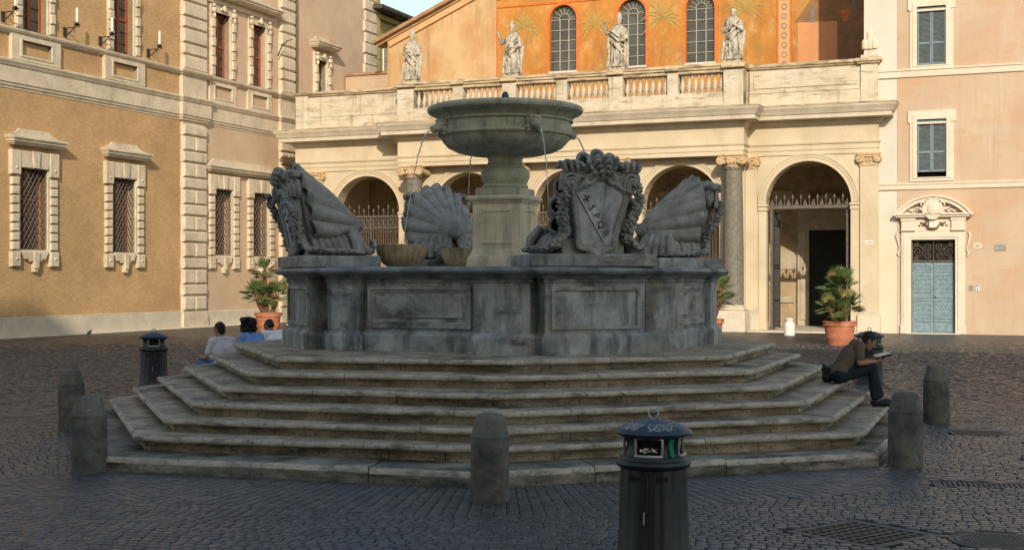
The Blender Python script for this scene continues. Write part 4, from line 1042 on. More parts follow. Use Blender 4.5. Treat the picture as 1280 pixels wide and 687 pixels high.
b = MB(); b.box(5.14, 5.25, Y-.03, Y-.02, 1.80, 1.84); b.box(5.18, 5.21, Y-.03, Y-.02, 1.66, 1.76); b.build('button', m_slat, ic)
# ================================================================== olive house glimpsed behind
oh = thing('olive_house', 'narrow olive plastered house with a dark tiled eave behind the palace corner', 'house', (-30, 47, 0), 'p')
b = MB(); b.box(-40, -26.3, 45.42, 48.15, 0, 16.55); b.build('wall', m_olive, oh)
b = MB(); b.box(-40, -26.95, 50, 56, 0, 16.2); b.build('rear_wall', m_olive, oh)
b = MB(); b.box(-40, -26.05, 45.42, 48.3, 16.3, 16.56); b.build('eave_moulding', m_olive, oh)
b = MB(); b.loft([[(-40, 44.4, 16.62), (-25.35, 44.4, 16.62), (-25.35, 48.5, 16.62), (-40, 48.5, 16.62)], [(-40, 44.4, 16.74), (-25.35, 44.4, 16.74), (-25.35, 48.5, 16.74), (-40, 48.5, 16.74)], [(-40, 46, 18.3), (-33, 46, 18.3), (-33, 47, 18.3), (-40, 47, 18.3)]])
for i in range(17): b.tube([(-25.3, 44.45+.25*i, 16.74), (-32.5, 45.8+.06*i, 18.2)], .085, 6)
b.build('tiled_roof', m_roof, oh)
b = MB(); b.lathe([(.12, 12.8), (.12, 14.3)], 10, (-24.8, 43.5, 0)); b.build('flue', m_steel, oh, smooth=40)
tl = thing('terrace_wall', 'low pink plastered terrace wall between the palace corner and the church roof', 'wall', (-25, 42, 0), 'p')
b = MB(); b.box(-25.94, -22.7, 41.5, 41.9, 0, 12.55); b.build('wall', m_peach, tl); b = MB(); b.box(-25.94, -22.65, 41.42, 41.98, 12.55, 12.68); b.build('coping', m_rooft, tl)
cb = thing('overhead_cable', 'thin dark cable strung from the palace corner to the church roof', 'cable', (-26, 45, 14), 'p')
b = MB(); b.tube([(-25.9, 44.5, 14.0), (-25, 44, 13.65), (-24, 43, 13.4), (-22.8, 41.5, 13.3)], .02, 5); b.build('wire', m_irond, cb)
# ================================================================== houses across the square, behind the camera: unseen, added and sized to cast the square's shade
def opp(name, label, u0, u1, v0, v1, h):
    t = thing(name, label, 'house', ((u0+u1)/2, v1, 0), 'p')
    b = MB(); b.box(u0, u1, v0, v1, 0, h); b.build('wall', m_tuff, t)
    b = MB(); b.box(u0-.4, u1+.4, v0-.4, v1+.5, h, h+.35); b.build('eave', m_rooft, t)
opp('shading_house', 'tall unseen ochre house, added across the square to shade it', 3.6, 48, -57, -45, 34.2)
opp('shading_house', 'lower unseen ochre house on the left, added across the square to shade it', -25, 3.1, -57, -45, 29.6)
# ================================================================== fountain
ft = thing('fountain', 'large octagonal grey stone fountain with raised bowl on worn steps, centre of the square', 'fountain', (CX, CY, 0), 'w')
RINGS = [  # nosing corners from the top platform down: front, right, right-back, left-back, left
    ((.0, 15.38), (2.70, 16.40), (3.94, 19.55), (-4.18, 19.64), (-2.91, 16.02)),
    ((-.12, 14.95), (2.95, 15.98), (4.28, 19.45), (-4.48, 19.35), (-3.16, 15.66)),
    ((-.14, 14.40), (3.20, 15.58), (4.62, 19.25), (-4.80, 19.10), (-3.43, 15.36)),
    ((-.15, 14.02), (3.46, 15.32), (4.88, 18.85), (-5.17, 19.07), (-3.70, 15.10)),
    ((-.16, 13.78), (3.70, 15.02), (5.06, 18.45), (-5.54, 19.10), (-3.95, 14.85)),
    ((-.17, 13.55), (4.00, 14.86), (5.18, 18.00), (-5.88, 19.07), (-4.19, 14.52))]
def blocks(mb, poly, prof, lens, seed, jit=.006, gap=.004, edge=()):
    """a course of separate stones along each edge of the octagon"""
    rr = random.Random(seed); m = offs(poly, True); n = len(poly)
    for i in range(n):
        a, b = poly[i], poly[(i+1) % n]; L = sqrt((b[0]-a[0])**2+(b[1]-a[1])**2)
        cuts = [0.]; 
        while cuts[-1] < L-lens*1.6: cuts.append(cuts[-1]+lens*rr.uniform(.6, 1.35))
        cuts.append(L)
        for c0, c1 in zip(cuts, cuts[1:]):
            dz, do = rr.uniform(-jit, jit), rr.uniform(-jit, jit)
            s0 = c0 + (gap if c0 > 0 else -.001); s1 = c1 - (gap if c1 < L else -.001)
            k = max(2, int((s1-s0)/.16)); rings_ = []
            for q in range(k+1):
                t = (s0+(s1-s0)*q/k)/L; ring_ = []
                for o_, z in prof:
                    x = a[0]+m[i][0]*o_ + (b[0]+m[(i+1) % n][0]*o_-a[0]-m[i][0]*o_)*t
                    y = a[1]+m[i][1]*o_ + (b[1]+m[(i+1) % n][1]*o_-a[1]-m[i][1]*o_)*t
                    w_ = noise.noise(Vector((x*2.1, y*2.1, z*5))); w2 = noise.noise(Vector((x*7, y*7, z*9+3)))
                    e_ = 1 if o_ > -.3 else 0
                    nx, ny = m[i]; dd = (do + .006*w_ + .004*w2)*e_
                    ring_.append((x+nx*dd, y+ny*dd, z+(dz+.005*w_+.003*w2)*(1 if z > prof[0][1]+.05 else 0)))
                rings_.append(ring_)
            f0 = len(mb.f); mb.loft(rings_); kk = len(prof)
            for q in range(len(rings_)-1):
                for e_ in edge: mb.alt.add(f0+q*kk+e_)
zt = [1.14-.158*k for k in range(6)]
zt.append(.174)
b = MB(); b.mat2 = m_edge; blocks(b, kerb, [(-.75, -.05), (0, -.05), (.01, .03), (.006, .12), (-.004, .150), (-.022, .168), (-.05, .176), (-.2, .180), (-.75, .178)], 1.5, 3, .008, .005, (3, 4, 5))  # paler strip along the top paints in the kerb's lit edge
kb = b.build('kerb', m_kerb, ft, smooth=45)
for k in range(6):
    F, R, BR, BL, L = RINGS[k]; poly = ring(F, R, BR, BL, L)
    z1, z0 = zt[k], zt[k+1]
    b = MB()
    blocks(b, poly, [(-.6, z0-.03), (-.105, z0-.03), (-.105, z1-.075), (-.6, z1-.075)], .75, 20+k, .005)
    pr = [(-.6, z1-.079), (-.07, z1-.079), (-.05, z1-.068), (.004, z1-.064), (.016, z1-.052), (.019, z1-.034), (.013, z1-.016), (-.002, z1-.003), (-.022, z1), (-.32, z1+.004)]
    if k: pr += [(-.6, z1+.006)]
    else: pr = pr[:-1] + [(-.6, z1+.006)]
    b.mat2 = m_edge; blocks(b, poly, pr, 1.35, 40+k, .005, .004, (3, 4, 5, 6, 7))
    if k == 0:
        m_ = offs(poly, True); inn_ = [(p[0]-.55*q[0], p[1]-.55*q[1]) for p, q in zip(poly, m_)]
        cen = [(CX, CY)]*8
        rings_ = [[(p[0], p[1], z1+.002) for p in inn_], [(CX+2.6*cos(radians(-90+45*i+.5)), CY+2.6*sin(radians(-90+45*i+.5)), z1+.04) for i in range(8)]]
        b.loft(rings_, False, True)
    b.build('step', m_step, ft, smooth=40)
# ---- basin wall: octagon with corner piers and a projecting block on every second side
A0 = -90.5
RB = 3.02
OV = [(CX+RB*cos(radians(A0+45*i)), CY+RB*sin(radians(A0+45*i))) for i in range(8)]
plan = []; side = RB*2*sin(radians(22.5))
def fpt(i, s, d):   # point on side i at s metres from its middle, d outwards
    a, b = Vector(OV[i]), Vector(OV[(i+1) % 8]); e = (b-a).normalized(); nrm = Vector((e.y, -e.x)); m_ = (a+b)/2
    return tuple(m_+e*s+nrm*d)
PW = .34; h2 = side/2
for i in range(8):
    pr_ = .10
    if i % 2 == 0:   # block sides (1st side right of the front corner)
        plan += [fpt(i, -h2+.0, pr_) if False else None]
        plan.pop()
        plan += [fpt(i, -h2+PW, pr_), fpt(i, -h2+PW, 0.), fpt(i, -.70, 0.), fpt(i, -.70, .30), fpt(i, .70, .30), fpt(i, .70, 0.), fpt(i, h2-PW, 0.), fpt(i, h2-PW, pr_)]
    else:
        plan += [fpt(i, -h2+PW, pr_), fpt(i, -h2+PW, 0.), fpt(i, h2-PW, 0.), fpt(i, h2-PW, pr_)]
    # outer corner of the pier
    v = Vector(OV[(i+1) % 8]); d_ = (v-Vector((CX, CY))).normalized(); plan.append(tuple(v+d_*(pr_/cos(radians(22.5)))))
ZB = 1.15
b = MB()
b.sweep(plan, [(.07, ZB-.02), (.07, 1.36), (.06, 1.375), (.045, 1.385), (.035, 1.41), (.0, 1.42), (0, 2.045), (.02, 2.055), (.03, 2.075), (.015, 2.09), (.02, 2.10)], True)
b.sweep(plan, [(.03, 2.09), (-.45, 2.09)], True)
inw = [(CX+2.55*cos(radians(A0+45*i)), CY+2.55*sin(radians(A0+45*i))) for i in range(8)]
b.loft([[(x, y, 1.3) for x, y in inw], [(x, y, 2.13) for x, y in inw]], False, False)
bas = b.build('basin_wall', m_fount, ft, bevel=.008)
b = MB(); b.sweep(plan, [(-.02, 2.095), (.03, 2.10), (.05, 2.125), (.07, 2.145), (.125, 2.155), (.155, 2.175), (.165, 2.20), (.155, 2.225), (.12, 2.245), (.06, 2.252), (-.25, 2.25), (-.5, 2.245), (-.5, 2.10)], True)
b.build('basin_rim', m_rim, ft, smooth=40)
for i in range(8):
    b = MB()
    a_, c_ = Vector(OV[i]), Vector(OV[(i+1) % 8]); e = (c_-a_).normalized(); nr = Vector((e.y, -e.x)); mid_ = (a_+c_)/2
    blk = i % 2 == 0
    d0 = .30 if blk else 0.; W = .62 if blk else h2-PW-.07
    b.M = Matrix(((e.x, nr.x, 0, mid_.x), (e.y, nr.y, 0, mid_.y), (0, 0, 1, 0), (0, 0, 0, 1)))
    fr_ = [(-W, 1.46), (W, 1.46), (W, 2.0), (-W, 2.0)]
    b.prism(fr_, d0-.02, d0+.032, 'xz', [[(-W+.05, 1.51), (W-.05, 1.51), (W-.05, 1.95), (-W+.05, 1.95)]])
    if not blk: b.prism([(-W+.05, 1.51), (W-.05, 1.51), (W-.05, 1.95), (-W+.05, 1.95)], d0-.02, d0+.012, 'xz', [[(-W+.085, 1.545), (W-.085, 1.545), (W-.085, 1.915), (-W+.085, 1.915)]])
    if not blk: b.prism([(-W+.13, 1.60), (W-.13, 1.60), (W-.13, 1.87), (-W+.13, 1.87)], -.02, .022, 'xz')
    b.M = None
    b.build('wall_panel', m_panel, bas, bevel=.006)
b = MB(); b.prism([(CX+2.56*cos(radians(A0+45*i)), CY+2.56*sin(radians(A0+45*i))) for i in range(8)], 2.03, 2.07, 'xy'); b.build('basin_water', m_water, ft)
# ---- pedestal, stem and bowl
PA = radians(20)
b = MB()
def sq(h, z): return [(CX+h*1.4142*cos(PA+pi/4+pi/2*i)*1.0, CY+h*1.4142*sin(PA+pi/4+pi/2*i), z) for i in range(4)]
sqs = [(-PA*0, 0)]
PA = radians(-20)
b.loft([sq(h, z) for h, z in ((.45, 1.3), (.45, 2.27), (.44, 2.36), (.43, 2.40), (.40, 2.45), (.385, 2.50), (.375, 2.53), (.375, 3.19), (.40, 3.21), (.41, 3.235), (.44, 3.25), (.44, 3.29), (.43, 3.31))])
pe = b.build('pedestal', m_ped, ft, bevel=.012)
for i in range(4):
    b = MB()
    a = PA + pi/2*i; e = Vector((-sin(a), cos(a))); nr = Vector((cos(a), sin(a)))
    b.M = Matrix(((e.x, nr.x, 0, CX), (e.y, nr.y, 0, CY), (0, 0, 1, 0), (0, 0, 0, 1)))
    b.prism([(-.27, 2.60), (.27, 2.60), (.27, 3.12), (-.27, 3.12)], .36, .388, 'xz', [[(-.22, 2.65), (.22, 2.65), (.22, 3.07), (-.22, 3.07)]])
    b.M = None; b.build('pedestal_panel', m_ped, pe, bevel=.008)
b = MB(); b.loft([sq(h, z) for h, z in ((.345, 3.305), (.345, 3.40), (.33, 3.425))])
b.lathe([(.33, 3.42), (.345, 3.45), (.33, 3.48), (.315, 3.49), (.335, 3.53), (.365, 3.60), (.36, 3.67), (.31, 3.73), (.285, 3.745), (.285, 3.765), (.27, 3.775), (.255, 3.82), (.255, 3.86), (.285, 3.90), (.30, 3.905), (.30, 3.93), (.32, 3.935), (.32, 3.96), (.3, 3.98)], 40, (CX, CY, 0))
b.build('stem', m_bowl, ft, smooth=45)
b = MB()
b.lathe([(.05, 3.90), (.34, 3.905), (.55, 3.925), (.72, 3.965), (.85, 4.03), (.925, 4.11), (.955, 4.175), (.985, 4.185), (.995, 4.205), (.985, 4.225), (.965, 4.235), (.972, 4.30), (.975, 4.38), (1.0, 4.385), (1.01, 4.40), (1.0, 4.42), (.985, 4.43), (1.01, 4.46), (1.06, 4.495), (1.11, 4.515), (1.145, 4.54), (1.155, 4.575), (1.14, 4.61), (1.10, 4.625), (1.05, 4.61), (.98, 4.55), (.9, 4.2), (.6, 4.05), (.05, 4.02)], 72, (CX, CY, 0))
bw = b.build('bowl', m_bowl, ft, smooth=35)
b = MB(); b.lathe([(.9, 4.53), (.02, 4.535)], 40, (CX, CY, 0), cap0=False, cap1=False); b.build('bowl_water', m_water, ft)
b = MB(); b.lathe([(.07, 4.0), (.07, 4.66), (.10, 4.69), (.06, 4.72), (.055, 4.8), (.03, 4.86)], 12, (CX, CY, 0)); b.build('spout', m_binlid, ft, smooth=40)
for i in range(4):
    ang = radians(-67.5+2+90*i); dr_ = Vector((cos(ang), sin(ang), 0)); tg = Vector((-sin(ang), cos(ang), 0))
    b = MB(); b.M = Matrix(((tg.x, -dr_.x, 0, CX+dr_.x*.97), (tg.y, -dr_.y, 0, CY+dr_.y*.97), (0, 0, 1, 4.30), (0, 0, 0, 1)))
    b.ell((0, -.04, 0), (.10, .09, .11), None, 14, 10); b.ell((0, -.13, -.035), (.055, .09, .05)); b.ell((0, -.15, -.075), (.04, .06, .025)); b.ell((0, -.20, -.02), (.03, .025, .02))
    for s in (-1, 1):
        b.ell((s*.075, -.05, .085), (.035, .03, .04)); b.ell((s*.042, -.115, .03), (.02, .02, .015)); b.ell((s*.05, -.12, -.04), (.03, .04, .03))
        for k in range(5): b.ell((s*(.085+.02*(k % 2)), -.02, .07-.045*k), (.035, .05, .03))
    b.ell((0, -.1, .075), (.05, .04, .025))
    b.build('lion_head', m_bowl, ft, remesh=.009, sm=1)
    b = MB(); tz = (4.22-2.1)
    p0 = Vector((CX, CY, 4.235)) + dr_*1.17; pts = []
    L_ = (.36, .42, .36, .42)[i]
    for k in range(15):
        t_ = k/14; pts.append(p0 + dr_*L_*t_ + Vector((0, 0, -1.62*t_*t_ - .0*t_)) + Vector((noise.noise(Vector((t_*6, i, 0)))*.012, noise.noise(Vector((t_*6, i, 5)))*.012, 0)))
    b.tube(pts, [max(.003, .012-.007*k/14+.006*noise.noise(Vector((k*1.7, i, 0)))) for k in range(15)], 6)
    rr = random.Random(50+i)
    for k in range(26):
        f_ = rr.uniform(.35, 1.); q_ = pts[int(f_*14)] + Vector((rr.gauss(0, .018), rr.gauss(0, .018), rr.uniform(-.05, .05))); b.ell(q_, (.005, .005, rr.uniform(.006, .016)), None, 6, 4); b.build('water_jet', m_water, ft, smooth=60)
    # fluted shell bowl catching the jet
    b = MB(); q = Vector((CX, CY, 0)) + dr_*1.62
    b.lathe([(.13, 2.05), (.14, 2.2), (.16, 2.25), (.24, 2.29), (.31, 2.36), (.345, 2.44), (.365, 2.55), (.375, 2.58), (.35, 2.585), (.33, 2.55), (.28, 2.45), (.05, 2.40)], 96, (q.x, q.y, 0), mod=lambda a, z: 1+.035*abs(sin(a*12))*(1 if z > 2.27 else 0)-.018)
    b.build('fluted_bowl', m_tan, ft, smooth=50)
    b = MB(); b.lathe([(.33, 2.55), (.01, 2.555)], 24, (q.x, q.y, 0), cap0=False, cap1=False)
    for k in range(3): b.tube([(q.x+.05*k-.05, q.y, 2.55), (q.x+.05*k-.06, q.y+.02, 2.62+.02*k)], [.014, .004], 5)
    b.build('bowl_water', m_water, ft)
# ================================================================== shell and cartouche sculptures
def make_sculpture(label):
    t = thing('shell_sculpture', label, 'sculpture', (0, 0, 0), 'l', 0, 'carved shells around the fountain basin')
    b = MB(); b.box(-.80, .80, -.46, .62, 0, .158); b.build('pedestal', m_fount, t, bevel=.012)
    Z = .155
    # scallop shell: a ribbed, bulging cone from the low inner hinge to a fan-shaped rim leaning outward
    NR, NP = 30, 176; vs = []; fs = []
    Hn = Vector((0, .50, .44+Z)); cen = Vector((0, -.28, .56+Z)); axis = (cen-Hn).normalized()
    for j in range(NR+1):
        r = j/NR
        for i in range(NP+1):
            f = -1+2*i/NP; a = f*radians(128)
            rib = abs(cos(f*pi*6.0))          # sharp grooves between broad ribs
            lob = 1 + (.085*(rib-.5))*r**2
            zz = .56 + .66*cos(a)*lob
            rim = Vector((.50*sin(a)*lob, -.30-.24*(zz-.56)+.05*(rib-.5), zz+Z))
            p = Hn.lerp(rim, r)
            rad = (rim-cen); rad = (rad - axis*rad.dot(axis)).normalized()
            p += rad*((.055+.10*(1-max(0, cos(a))))*sin(pi*min(1, r**.8)) + .095*(rib-.6)*r**.8*(1.2-r*.5))
            if r > .86: p += (rad*.5-axis*.2)*.25*(r-.86)
            vs.append(p)
    n1 = NP+1
    for j in range(NR):
        for i in range(NP): fs.append((j*n1+i, j*n1+i+1, (j+1)*n1+i+1, (j+1)*n1+i))
    b = MB(); b.add(vs, fs); sh = b.build('shell', m_carve, t, smooth=75)
    md = sh.modifiers.new('thick', 'SOLIDIFY'); md.thickness = .045; md.offset = 1
    # rolled hinge, tail scrolls and frilled collar under it
    b = MB()
    b.ell((0, .49, .44+Z), (.13, .10, .11), None, 14, 10)
    for s in (-1, 1):
        for o_ in (0, .085, .17): b.tube([(s*(.05+o_*.9+.10*q/8), .44+.24*q/8-o_*.35, .40+Z-.35*(q/8)**.8-o_*.3*(1-q/8)) for q in range(9)], [.05-.012*sin(q*.5) for q in range(9)], 9)
        b.tube([(s*.25+s*.125*(1-k/18)*cos(k*.55), .66+.0*k, .125+Z+.115*(1-k/18)*sin(k*.55)) for k in range(16)], .03, 8)
        for k in range(5): b.tube([(s*(.10+.10*k), .44-.04*k, .36+Z), (s*(.14+.12*k), .52-.05*k, .2+Z), (s*(.12+.13*k), .58-.06*k, .03+Z)], [.05, .065, .06], 8)
    b.box(-.34, .34, -.2, .45, Z, .28+Z); b.box(-.42, .42, -.3, .2, Z, .2+Z)
    rr = random.Random(5)
    for s in (-1, 1):
        for k in range(7):
            y_ = -.25+.09*k; b.tube([(s*.30, y_, Z+.30), (s*(.46+.02*(k % 2)), y_+.02, Z+.20), (s*(.54+.03*(k % 2)), y_+.05, Z+.06), (s*.60, y_+.09, Z+.03)], [.035, .045, .04, .02], 8)
    b.build('rockwork', m_carve, t, remesh=.009, sm=0, disp=.004, dscale=25)
    # body behind the shield filling the shell's mouth
    b = MB(); rings_ = []
    for dy, k_ in ((.06, .86), (.0, .93), (-.06, .88)):
        rings_.append([(.50*sin(q*radians(128)/14)*k_, -.28-.24*(.66*cos(q*radians(128)/14)*k_)+dy, .56+.66*cos(q*radians(128)/14)*k_+Z) for q in range(-14, 15)])
    b.loft(rings_); b.build('body', m_carve, t, bevel=.03, segs=2)
    # shield leaning outward at the top: local plane, then sheared back to front
    T = Matrix.Rotation(radians(11), 4, 'X'); T = Matrix.Translation((0, -.33, Z)) @ T
    half = [(0, .055), (.07, .06), (.12, .085), (.18, .075), (.22, .10), (.24, .17), (.245, .26), (.26, .36), (.285, .48), (.32, .60), (.345, .70), (.355, .78), (.335, .82), (.285, .83), (.245, .86), (.215, .91), (.18, .965), (.12, .985), (.05, .985), (.03, .955)]
    outl_ = half + [(-x, z) for x, z in reversed(half[1:])]
    b = MB(); b.M = T; b.prism(outl_, -.045, .14, 'xz'); sd = b.build('shield', m_shield, t, bevel=.01)
    b = MB(); b.M = T; b.ratio = 1
    b.tube([(x*1.06, -.05, z) for x, z in outl_ + [outl_[0]]], .035, 8, caps=False)
    b.tube([(x*.93, -.058, .05+z*.93) for x, z in outl_ + [outl_[0]]], .014, 6, caps=False)
    for s in (-1, 1):
        b.tube([(s*(.03+.10*k/8), -.07-.03*sin(k*.5), .05-.02*sin(k*.9)) for k in range(9)], [.05, .05, .045, .04, .035, .04, .045, .045, .03], 8)
        b.tube([(s*(.02+.2*k/8), -.07, .965-.12*(k/8)**2+.03*sin(k*1.1)) for k in range(9)], .03, 8)
    b.ell((0, -.09, .0), (.10, .05, .05)); b.ell((0, -.07, .10), (.06, .03, .06))
    b.build('border', m_carve, sd, remesh=.0085, sm=0)
    b = MB(); b.M = T
    # raised pale (vertical stripe) at the right, diagonal band
    b.prism([(.07, .14), (.14, .14), (.20, .90), (.07, .93)], -.052, -.04, 'xz')
    p0, p1 = Vector((-.235, .80)), Vector((.165, .19)); dd = (p1-p0).normalized(); nn_ = Vector((-dd.y, dd.x))*.075
    b.prism([tuple(p0-nn_), tuple(p1-nn_), tuple(p1+nn_), tuple(p0+nn_)], -.060, -.04, 'xz')
    for sg in (-1, 1): b.prism([tuple(p0+nn_*sg*1.0-nn_*.06), tuple(p1+nn_*sg-nn_*.06), tuple(p1+nn_*sg+nn_*.06), tuple(p0+nn_*sg+nn_*.06)], -.066, -.05, 'xz')
    b.build('band', m_shield, sd)
    b = MB(); b.M = T; ang = atan2(dd.y, dd.x)
    def put(vs_, fs_, s_):
        c_ = p0 + (p1-p0)*s_
        b.add([(c_.x + p.x*cos(ang)-p.y*sin(ang), -.062-p.z, c_.y + p.x*sin(ang)+p.y*cos(ang)) for p in vs_], fs_)
    for ch_, s_ in (('S', .33), ('.', .43), ('P', .50), ('.', .595), ('Q', .68), ('.', .78), ('R', .86)):
        vs_, fs_ = text_mb(ch_, .125, .006); put(vs_, fs_, s_)
    cr = MB()
    cr.box(-.045, .045, -.008, .008, -.006, .006); cr.box(-.008, .008, -.045, .045, -.006, .006)
    for s in (-1, 1): cr.box(s*.04-.006, s*.04+.006, -.018, .018, -.006, .006); cr.box(-.018, .018, s*.04-.006, s*.04+.006, -.006, .006)
    put(cr.v, cr.f, .14)
    b.build('lettering', m_letter, sd)
    # crest: two big scrolls like rolled straps, a ruffled crown between them
    b = MB(); b.M = T; b.ratio = 1
    for s in (-1, 1):
        cx_ = s*.40
        for rad, y_, th_, dz_ in ((.118, -.02, .026, .02), (.082, -.06, .022, .01), (.046, -.095, .020, .0)):
            arch_ = [(cx_-rad*1.0, .80)] + [(cx_+rad*cos(pi-pi*k/12), .92+dz_+rad*1.05*sin(pi*k/12)) for k in range(13)] + [(cx_+rad*.95, .82)]
            b.tube([(x, y_, z) for x, z in arch_], th_, 9)
        b.ell((cx_, .05, .93), (.115, .07, .15), None, 14, 9); b.cap((cx_, -.09, .93), (cx_, -.12, .80), .024, .036, 9)
        # leaf-like ruffle over each scroll
        pts_ = [(cx_-s*.15+s*.30*k/24, -.02-.05*cos(k*.95), 1.105+.038*sin(k*.95)+.03*sin(pi*k/24)) for k in range(25)]
        b.tube(pts_, .026, 8); b.tube([(p[0], p[1]+.05, p[2]-.01) for p in pts_], .032, 8); b.tube([(p[0], p[1]-.02, p[2]-.04) for p in pts_[3:-3]], .018, 6)
    for y_, dz_, th_, sc_ in ((-.07, 0, .027, 1.), (-.03, .05, .03, .95), (-.09, -.06, .022, .8), (-.11, -.11, .02, .6)):
        pts_ = []
        for k in range(37):
            f = k/36; pts_.append(((-.215+.43*f)*sc_, y_-.045*cos(f*6*pi), 1.125+dz_+.055*sin(f*6*pi+pi/2)*sc_+.02*sin(pi*f)))
        b.tube(pts_, th_, 8)
    b.tube([(0, -.09, 1.08), (0, -.10, 1.0), (0, -.09, .96)], [.032, .03, .02], 8)
    for s in (-1, 1): b.tube([(s*.09, -.08, 1.06), (s*.15, -.07, 1.0), (s*.25, -.03, .97)], [.028, .026, .022], 8)
    b.ell((0, .02, 1.04), (.22, .08, .09)); b.box(-.42, .42, .0, .12, .84, 1.04)
    b.build('crest', m_carve, t, remesh=.008, sm=0)
    # garlands of leaves down both sides
    for s in (-1, 1):
        b = MB(); gp = [Vector(p) for p in ((s*.44, -.66, .86), (s*.50, -.60, .72), (s*.51, -.52, .58), (s*.47, -.45, .44), (s*.43, -.40, .32), (s*.44, -.37, .20), (s*.54, -.33, .11), (s*.66, -.25, .085), (s*.73, -.08, .075), (s*.73, .12, .07), (s*.70, .34, .06))]
        rr = random.Random(8+s)
        b.tube([p+Vector((0, 0, Z)) for p in gp], .032, 8)
        npt = 30
        for k in range(npt):
            f = k/(npt-1)*(len(gp)-1); i0 = min(int(f), len(gp)-2); c_ = gp[i0].lerp(gp[i0+1], f-i0) + Vector((0, 0, Z))
            rad = .040+.018*sin(pi*min(1, k/npt*1.2+.05))
            for q in range(6):
                a = q*pi/3+k*.5; off = Vector((cos(a), -abs(sin(a))*.9 if q % 2 else sin(a)*.6, .5*sin(a+k)))*rad*.9
                Rm = Matrix.Rotation(rr.uniform(0, 6), 3, 'Z') @ Matrix.Rotation(rr.uniform(-.8, .8), 3, 'X')
                b.ell(c_+off, (rad*.85, rad*.28, rad*.5), Rm, 8, 6)
            if k % 3 == 0: b.ell(c_+Vector((0, -rad*1.1, 0)), rad*.5, None, 8, 6)
        b.build('garland', m_carve, t, remesh=.0075, sm=0, disp=.003, dscale=40)
    return t
sc_lab = ['carved cartouche shield with diagonal lettering and leaf garlands, near right of the fountain',
          'carved stone scallop shell at the right end of the basin, seen from its ribbed flank',
          'carved scallop shell on the far rim left of the pedestal, its fan facing us',
          'carved shell at the left end of the basin, garland down its outer edge']
sc0 = None
for i in range(4):
    ang = radians(-68+90*i); d_ = 2.79+.0
    rot_ = (-4, 0, 0, 0)[i]
    loc = (CX+cos(ang)*(d_-.03), CY+sin(ang)*(d_-.03), 2.251); rot = ang+pi/2+radians(rot_)
    if sc0 is None: sc0 = make_sculpture(sc_lab[0]); c_ = sc0
    else: c_ = copy_tree(sc0); c_['label'] = sc_lab[i]
    c_.location = loc; c_.rotation_euler = (0, 0, rot)
# ================================================================== bollards
def make_bollard(label):
    t = thing('bollard', label, 'bollard', (0, 0, 0), 'l', 0, 'stone bollards around the fountain')
    b = MB(); r = .183
    def wob(a, z): return 1+.03*noise.noise(Vector((cos(a)*2, sin(a)*2, z*4)))+.018*noise.noise(Vector((cos(a)*6, sin(a)*6, z*14)))-.03*max(0, noise.noise(Vector((cos(a)*3+9, sin(a)*3, z*7)))-.3)
    b.lathe([(r*1.0, -.05), (r*1.03, .04)] + [(r*(1.02-.03*q/12), .06+.53*q/12) for q in range(13)] + [(r*.965, .62)], 32, mod=wob); bd = b.build('shaft', m_boll, t, smooth=60)
    b = MB(); b.lathe([(r*1.0, .60), (r*1.015, .622), (r*.99, .632), (r*.93, .645), (r*.79, .77), (r*.74, .80), (r*.66, .82), (r*.45, .833), (r*.15, .838)], 32, mod=wob); b.build('cap', m_boll, t, smooth=28)
    return t
bl = [((-.21, 12.30), 'stone bollard standing in front of the middle of the fountain steps'),
      ((-4.58, 14.14), 'larger-looking dark bollard of the left pair, the nearer one'),
      ((4.37, 14.5), 'nearer bollard of the right pair, beside the reading man and kerb corner'),
      ((-6.17, 18.3), 'farther bollard of the left pair, paler and partly hidden'),
      ((6.15, 18.9), 'farther bollard of the right pair, standing alone on the cobbles')]
b0 = None
for k, ((x, y), lab) in enumerate(bl):
    o = make_bollard(lab) if b0 is None else copy_tree(b0)
    if b0 is None: b0 = o
    o['label'] = lab; o.location = (x, y, 0); o.rotation_euler = (radians((.5, -1.2, .8, 1.6, -.6)[k]), radians((.3, 1.0, -1.1, -.8, .7)[k]), k*1.7); o.scale = ((1., 1., 1.), (1.04, 1.04, 1.0), (1.03, 1.03, 1.01), (.98, .98, 1.0), (1., 1., 1.02))[k]
t = thing('marble_bollard', 'small white marble post in front of the open church gate', 'post', P(-1.25, 30.8), 'l')
b = MB(); b.lathe([(.20, -.02), (.20, .42), (.18, .46), (.13, .5), (.12, .54), (.15, .58), (.13, .63), (.04, .65)], 20); b.build('post', m_white, t, smooth=45)
